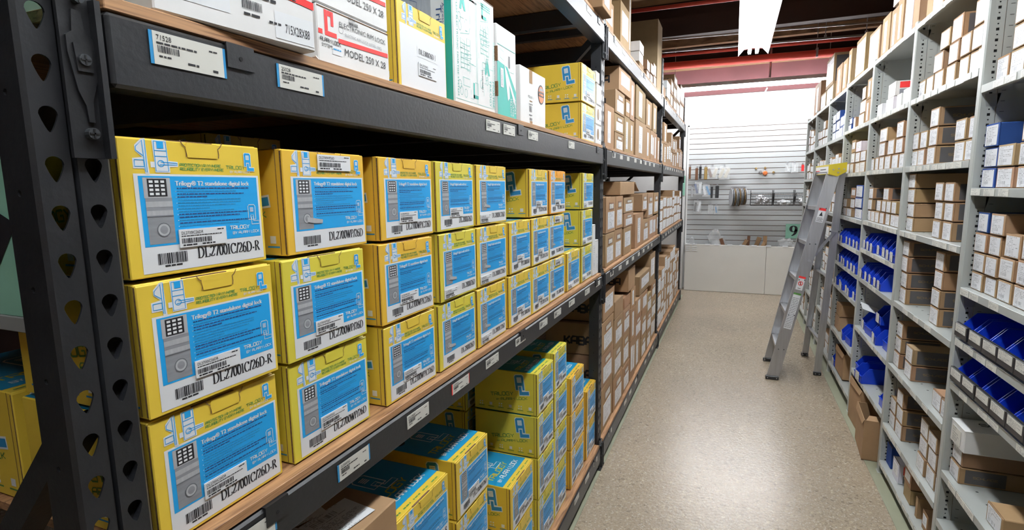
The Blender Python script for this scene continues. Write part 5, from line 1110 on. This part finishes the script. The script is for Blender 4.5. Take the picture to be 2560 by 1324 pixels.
# front rails: near and far (web faces outward along y)
fN0, fN1 = Vector((.358, 4.785, .0)), Vector((.715, 4.865, 1.70)); fF0, fF1 = Vector((.362, 5.285, .0)), Vector((.665, 5.16, 1.70))
rN0, rN1 = Vector((.716, 5.017, 0)), Vector((.778, 4.91, 1.70)); rF0, rF1 = Vector((.681, 5.565, 0)), Vector((.738, 5.2, 1.70))
LB('side_rail', fN0, fN1, .088, .026, (0, -1, 0)); LB('side_rail', fF0, fF1, .088, .026, (0, 1, 0))
LB('rear_rail', rN0, rN1, .05, .024, (0, -1, 0)); LB('rear_rail', rF0, rF1, .05, .024, (0, 1, 0))
for k, z in enumerate((.27, .56, .85, 1.14, 1.42)):
    f = z/1.70; a = fN0.lerp(fN1, f)-t.location; b = fF0.lerp(fF1, f)-t.location; m = MB()
    m.bar(a+Vector((.0, .002, 0)), b-Vector((0, .002, 0)), .078, .004, (0, 0, 1), 'alu')
    for s in (-1, 1): m.bar(a+Vector((s*.037, .002, -.014)), b+Vector((s*.037, -.002, -.014)), .004, .026, (0, 0, 1), 'alu')
    for q in range(5): m.bar(a+Vector((-.028+.014*q, .004, .0025)), b+Vector((-.028+.014*q, -.004, .0025)), .004, .0015, (0, 0, 1), 'alu')
    st = obj('step', m, t)
    for e, p in ((-1, a), (1, b)):
        m = MB()
        for dx in (-.02, .02): m.tube(p+Vector((dx, e*.001, -.012)), p+Vector((dx, e*.006, -.012)), .005, 'steelbolt', 8)
        obj('rivet', m, st)
for z in (.30, .85, 1.28):
    f = z/1.70; m = MB(); m.bar(rN0.lerp(rN1, f)-t.location, rF0.lerp(rF1, f)-t.location, .025, .012, (0, 0, 1), 'alu'); obj('rear_crossbar', m, t)
m = MB(); a = fN0.lerp(fN1, .58)-t.location; b = rN0.lerp(rN1, .72)-t.location; m.bar(a+Vector((.01, -.006, 0)), b+Vector((0, -.006, 0)), .022, .003, (0, -1, 0), 'alu'); obj('spreader', m, t)
m = MB(); a = rN0.lerp(rN1, .66)-t.location; m.bar(b+Vector((-.04, -.012, .0)), b+Vector((.03, -.012, 0)), .012, .004, (0, -1, 0), 'alu')
for q in (-.035, .025): m.tube(b+Vector((q, -.018, 0)), b+Vector((q, -.004, 0)), .006, 'steelbolt', 8)
obj('spreader_hinge', m, t)
m = MB(); a = fF0.lerp(fF1, .58)-t.location; b = rF0.lerp(rF1, .72)-t.location; m.bar(a, b, .022, .003, (0, 1, 0), 'alu'); obj('spreader', m, t)
for nm_, p, w, d in (('foot', fN0, .10, .035), ('foot', fF0, .10, .035), ('foot', rN0, .06, .03), ('foot', rF0, .06, .03)):
    m = MB(); q = p-t.location; m.box(q.x-w/2, q.x+w/2, q.y-d/2, q.y+d/2, .001, .03, 'blackpl', .004); m.box(q.x-w/2+.012, q.x-w/2+.02, q.y-d/2-.001, q.y, .01, .018, 'conduit'); m.box(q.x+w/2-.02, q.x+w/2-.012, q.y-d/2-.001, q.y, .01, .018, 'conduit'); obj('rubber_foot', m, t)
# moulded top
C4 = [Vector((.675, 4.835, 0)), Vector((.802, 4.88, 0)), Vector((.765, 5.225, 0)), Vector((.628, 5.185, 0))]
m = MB(); q = [c - t.location for c in C4]
m.prism([(c.x, c.y, 1.672 if i in (0, 3) else 1.69) for i, c in enumerate(q)], (0, 0, .072), 'capyel')
mid = (q[0]+q[1])/2
m.prism([(q[0].x, q[0].y-.001, 1.672), (mid.x, mid.y-.001, 1.655), (q[1].x, q[1].y-.001, 1.69)], (0, .012, 0), 'capyel')
cp = obj('top_cap', m, t)
m = MB(); u = (q[0]-q[3]).normalized(); pr = Pr(m, q[3]+Vector((0, 0, 1.678)), u, (0, 0, 1), (-1, 0, 0), .001); L = (q[0]-q[3]).length; pr.rect('paper', .01, 0, L-.01, .055); pr.rect('red', .02, .02, .12, .026, 1); pr.words('ink', .02, .008, L-.06, .005, rn, 1); pr.words('ink', .14, .03, L-.2, .006, rn, 1); obj('cap_label', m, cp)
m = MB()
for dx, dz in ((.25, .035), (.55, .042), (.52, .012), (.85, .038)):
    p = q[0].lerp(q[1], dx)+Vector((0, 0, 1.672+dz)); m.tube(p+Vector((0, -.006, 0)), p+Vector((0, .004, 0)), .006, 'conduit', 10)
obj('rivet', m, cp)
m = MB(); m.prism([(q[3].x+.03, q[3].y-.05, 1.7445), (q[0].x+.02, q[0].y+.05, 1.7445), (q[0].x+.03, q[0].y+.05, 1.7445), (q[3].x+.04, q[3].y-.05, 1.7445)], (0, 0, .004), 'capyel'); obj('tool_rim', m, cp)
# stickers on the near side rail
def rail_sticker(f0, f1, wd, kind, lab):
    m = MB(); d = (fN1-fN0).normalized(); a = d.cross(Vector((0, -1, 0))).normalized(); n = Vector((0, -1, 0)); L = (fN1-fN0).length
    o = fN0 - t.location + d*(L*f0) + n*.0032; H = L*(f1-f0)
    if a.x > 0: a = -a
    pr = Pr(m, o + a*wd/2, -a, d, n, .0006); pr.rect('paper', 0, 0, wd, H)
    if kind == 'warn': pr.rect('red', 0, H*.82, wd, H, 1); pr.poly('ink', [(wd*.25, H*.45), (wd*.5, H*.75), (wd*.75, H*.45)], 1); [pr.words('ink', wd*.1, H*(.06+.08*k), wd*.8, H*.03, rn, 1) for k in range(4)]
    if kind == 'circle':
        pr.rect('red', 0, H*.85, wd, H, 1); pr.poly('red', [(wd*.5+wd*.36*math.cos(2*math.pi*i/20), H*.48+wd*.36*math.sin(2*math.pi*i/20)) for i in range(20)], 1); pr.poly('paper', [(wd*.5+wd*.26*math.cos(2*math.pi*i/20), H*.48+wd*.26*math.sin(2*math.pi*i/20)) for i in range(20)], 2); pr.stroke('red', [(wd*.3, H*.6), (wd*.7, H*.36)], .005, 3); pr.rect('ink', wd*.45, H*.38, wd*.55, H*.58, 2.5); pr.words('ink', wd*.3, H*.1, wd*.4, H*.04, rn, 1)
    if kind == 'text':
        pr.rect('green', 0, H*.95, wd, H, 1); [pr.words('grey2', wd*.08, H*(.04+.045*k), wd*.84, H*.015, rn, 1) for k in range(19)]
    obj('sticker', m, t, label=lab)
rail_sticker(.765, .83, .05, 'warn', 'white sticker with red header and black symbol'); rail_sticker(.445, .51, .05, 'circle', 'white sticker with red circle'); rail_sticker(.255, .43, .055, 'text', 'long pale sticker full of small print')

# ------------------------------------------------------------------ things on the back wall
YW = 8.775
def hang(name, lab, cat, x, z0, z1, w, key, group=None, th=.015, hook=True, build=None):
    t = thing(name, lab, cat, (x, YW, (z0+z1)/2), group=group); h = (z1-z0)/2; m = MB()
    if build: build(m, w, h)
    else: m.box(-w/2, w/2, -.05-th, -.05, -h, h, key, min(.004, th/3))
    obj('item', m, t)
    if hook: m = MB(); m.tube((0, .005, h+.012), (0, -.09, h+.014), .0025, 'conduit', 6); m.box(-.012, .012, -.001, .004, h-.005, h+.03, 'conduit'); obj('hook', m, t)
    return t
HG = 'parts hanging from slatwall hooks'
for x, z0, z1, w, k, lab in [(-.628, 1.70, 1.88, .03, 'brown', 'brown strip hanging at the left edge of the slatwall'), (-.53, 1.68, 1.86, .04, 'brown', 'brown door part on slatwall, second from left in the top row'), (-.478, 1.70, 1.88, .035, 'blackpl', 'black door part hanging in the top row of the slatwall'), (-.40, 1.69, 1.87, .045, 'brass', 'brass plate hanging in the top row of the slatwall'),
    (-.59, 1.42, 1.58, .03, 'grey1', 'grey strip hanging at left of the second slatwall row'), (-.305, 1.41, 1.58, .03, 'blackpl', 'narrow black part in the second slatwall row, behind the bags'), (-.23, 1.41, 1.59, .05, 'blackpl', 'black ribbed part at right of the second slatwall row')]:
    hang('hanging_part', lab, 'door part', x, z0, z1, w, k, HG)
def pouch(name, lab, x, z0, z1, w, keys, seed):
    t = thing(name, lab, 'packet', (x, YW, (z0+z1)/2), (R(0), 0, 0), 'bagged parts on the slatwall'); h = (z1-z0)/2; m = MB(); rr = random.Random(seed)
    m.prism([(-w/2, -.045, -h), (w/2, -.05, -h*.95), (w/2*.95, -.04, h*.9), (-w/2*.9, -.04, h)], (0, -.03, 0), 'bag'); obj('clear_bag', m, t)
    for i, k in enumerate(keys):
        m = MB(); a = R(rr.uniform(-25, 25)); cx = w*(-.25+.5*i/max(1, len(keys)-1)) if len(keys) > 1 else 0
        m.bar((cx-math.sin(a)*h*.7, -.058-.004*i, -h*.7), (cx+math.sin(a)*h*.7, -.058-.004*i, h*.65), w*.28, .014, (0, -1, 0), k); obj('bagged_part', m, t)
    m = MB(); m.tube((0, .005, h+.01), (0, -.09, h+.012), .0025, 'conduit', 6); m.box(-.012, .012, -.001, .004, h-.01, h+.03, 'conduit'); obj('hook', m, t)
pouch('bagged_part_packet', 'clear bag with tan and white levers in the top slatwall row', -.305, 1.69, 1.88, .14, ['brown', 'foam'], 1); pouch('bagged_part_packet', 'bulky clear bag with cream part in the top slatwall row', -.14, 1.68, 1.88, .15, ['foam', 'foam'], 2)
pouch('bagged_part_packet', 'clear bag with dark blue part in the second slatwall row', -.50, 1.45, 1.66, .11, ['inkblue', 'paper'], 3); pouch('bagged_part_packet', 'tilted white packet with blue print in the second slatwall row', -.385, 1.43, 1.62, .105, ['paper', 'blue2'], 4)
pouch('bagged_part_packet', 'clear bag holding a black and white part, third slatwall row', -.505, 1.18, 1.38, .11, ['blackpl', 'paper'], 5); pouch('bagged_part_packet', 'grey oval part packet in the third slatwall row', -.315, 1.17, 1.31, .075, ['grey1'], 6); pouch('bagged_part_packet', 'small blue packet at right of the third slatwall row', -.235, 1.17, 1.30, .06, ['blue2'], 7)
pouch('bagged_part_packet', 'white clear packet, left of the pair at upper right of the slatwall', .70, 1.77, 1.89, .07, ['paper'], 8); pouch('bagged_part_packet', 'white clear packet, right of the pair at upper right of the slatwall', .79, 1.76, 1.90, .09, ['paper'], 9)
hang('red_header_card', 'small card with a red edge at the far right of the slatwall', 'card', .893, 1.78, 1.87, .035, 'red', th=.002)
for x, z, r, k, lab in [(.29, 1.835, .014, 'brass', 'small brass knob, left of the slatwall knob group'), (.412, 1.84, .014, 'brass', 'small brass knob at the top right of the slatwall knob group'), (.352, 1.785, .022, 'conduit', 'round steel lock knob on the slatwall'), (.415, 1.765, .028, 'orange', 'orange-brown round knob, the largest on the slatwall'), (.525, 1.775, .014, 'brass', 'small brass knob on its own, right of the knob group')]:
    t = thing('lock_sample', lab, 'knob', (x, YW, z), group='knobs on the slatwall'); m = MB(); m.tube((0, .005, 0), (0, -.04, 0), r*.4, k, 10); m.tube((0, -.035, 0), (0, -.05, 0), r*.6, k, 14, r); m.tube((0, -.05, 0), (0, -.065, 0), r, k, 14, r*.7); obj('knob', m.mesh('knob'), t); m = MB(); m.tube((0, .005, 0), (0, -.003, 0), r*1.15, k, 16); obj('rose', m, t)
# rack of round pads
for i, x in enumerate([-.03, -.008, .012, .033, .054, .075, .098, .118, .140, .16]):
    hang('disc_pad', 'round edge-on disc hanging in the slatwall row, %s from the left' % ORD[i], 'disc', x, 1.29 if i < 6 else 1.31, 1.55, .012, 'foam' if i % 3 else 'grey2', 'row of edge-on discs', hook=True, build=lambda m, w, h, i=i: m.tube((-.006, -.1538, 0), (.0, -.1525, 0), h, ('grey1', 'grey2', 'gold')[i % 3], 26))
# wire baskets
for i, (x0, x1) in enumerate([(.235, .525), (.54, .80), (.815, 1.09)]):
    YB_ = YW-.0205
    t = thing('wire_basket', 'black wire basket on the slatwall, %s' % ['left one, full of foil wrap', 'middle one, white packets at its bottom', 'right one, partly behind the shelving'][i], 'basket', ((x0+x1)/2, YB_, 1.30), group='wire baskets on the slatwall'); w = (x1-x0)/2; m = MB(); r = .0022
    for z, dd in ((0, .17), (.045, .185), (.09, .20), (.135, .21), (.18, .22)):
        for a, b in (((-w, -.02, z), (-w, -dd, z)), ((-w, -dd, z), (w, -dd, z)), ((w, -dd, z), (w, -.02, z)), ((-w, -.02, z), (w, -.02, z))): m.tube(a, b, r if z else r, 'wire', 5)
    for k in range(15):
        x = -w+2*w*k/14; m.tube((x, -.17, 0), (x, -.22, .18), r*.8, 'wire', 5); m.tube((x, -.02, 0), (x, -.17, 0), r*.8, 'wire', 5)
    obj('basket_wires', m, t)
    for s in (-1, 1):
        m = MB(); m.tube((s*w, -.015, .0), (s*w, -.015, .22), .004, 'wire', 6); m.tube((s*w, -.01, .2), (s*w, .0215, .21), .004, 'wire', 6); m.tube((s*w, -.02, .02), (s*w, -.20, .18), .005, 'wire', 6); obj('bracket', m, t)
M['foil'] = mat('crumpled_foil_wrap', (.7, .71, .73), .22, metal=.6, bump=1.0, bscale=25)
bag('foil_package', 'silvery crumpled package filling the left wire basket', (.38, 8.655, 1.305), (.10, .048, .085), 11, 'foil', 'package')
bag('foil_package', 'silvery crumpled package in the right wire basket', (.95, 8.655, 1.305), (.09, .048, .085), 12, 'foil', 'package')
bag('packet_pile', 'white packets lying in the middle wire basket', (.67, 8.655, 1.305), (.09, .045, .045), 13, 'paper', 'packets')
# aisle number nine
t = thing('aisle_number_sign', 'mint green square sign with a black number nine', 'sign', (.82, 8.762, .925)); m = MB(); m.box(-.095, .095, -.002, .002, -.105, .105, 'mint'); obj('card', m, t)
m = MB(); pr = Pr(m, (-.045, -.002, -.065), (1, 0, 0), (0, 0, 1), (0, -1, 0), .0008); pr.serif('ink', '9', 0, 0, .14, .10); pr.serif('ink', '9', .004, 0, .14, .10, .2); obj('numeral', m, t)
t = thing('aisle_number_sign', 'pale green sign on the white wall left of the slatwall', 'sign', (-.735, 8.697, 1.60)); m = MB(); m.box(-.045, .045, -.003, .002, -.15, .15, 'mint'); obj('card', m, t)
m = MB(); m.box(-.78, -.69, 8.70, 8.82, 0, 2.9, 'wallw', .003); struct('trim_13', m)
# odds and ends standing in the floor bin
bag('plastic_bag', 'large clear plastic bag sticking up from the cream bin box, left part', (-.22, 8.70, .60), (.13, .06, .20), 21)
bag('plastic_bag', 'small white bag at the left end of the cream bin box', (-.57, 8.70, .64), (.05, .05, .10), 22)
bag('plastic_bag', 'crumpled clear bag at the right end of the cream bin box', (.74, 8.70, .62), (.13, .06, .13), 23)
for i, (x, z, a, w, k) in enumerate([(-.02, .83, -20, .05, 'brown'), (.03, .84, 28, .05, 'kraft'), (.21, .85, 4, .04, 'brown'), (.26, .85, 18, .06, 'kraft'), (.30, .80, 25, .04, 'kraft'), (.455, .855, 0, .05, 'kraft'), (.78, .87, 35, .06, 'kraft')]):
    t = thing('cardboard_piece', ['dark cardboard strip leaning left', 'brown cardboard strip leaning right, beside the dark one', 'dark upright cardboard piece at the middle', 'brown cardboard piece leaning right at the middle', 'short leaning cardboard piece at the middle', 'single upright cardboard piece right of the middle', 'cardboard piece under the number nine sign'][i] + ' in the cream bin box', 'cardboard', (x, 8.64+.03*(i % 4), .45), (0, R(a), 0), 'cardboard in the bin box')
    m = MB(); m.box(-w/2, w/2, -.012, .012, -.1, z-.45, k, .002); obj('strip', m, t)
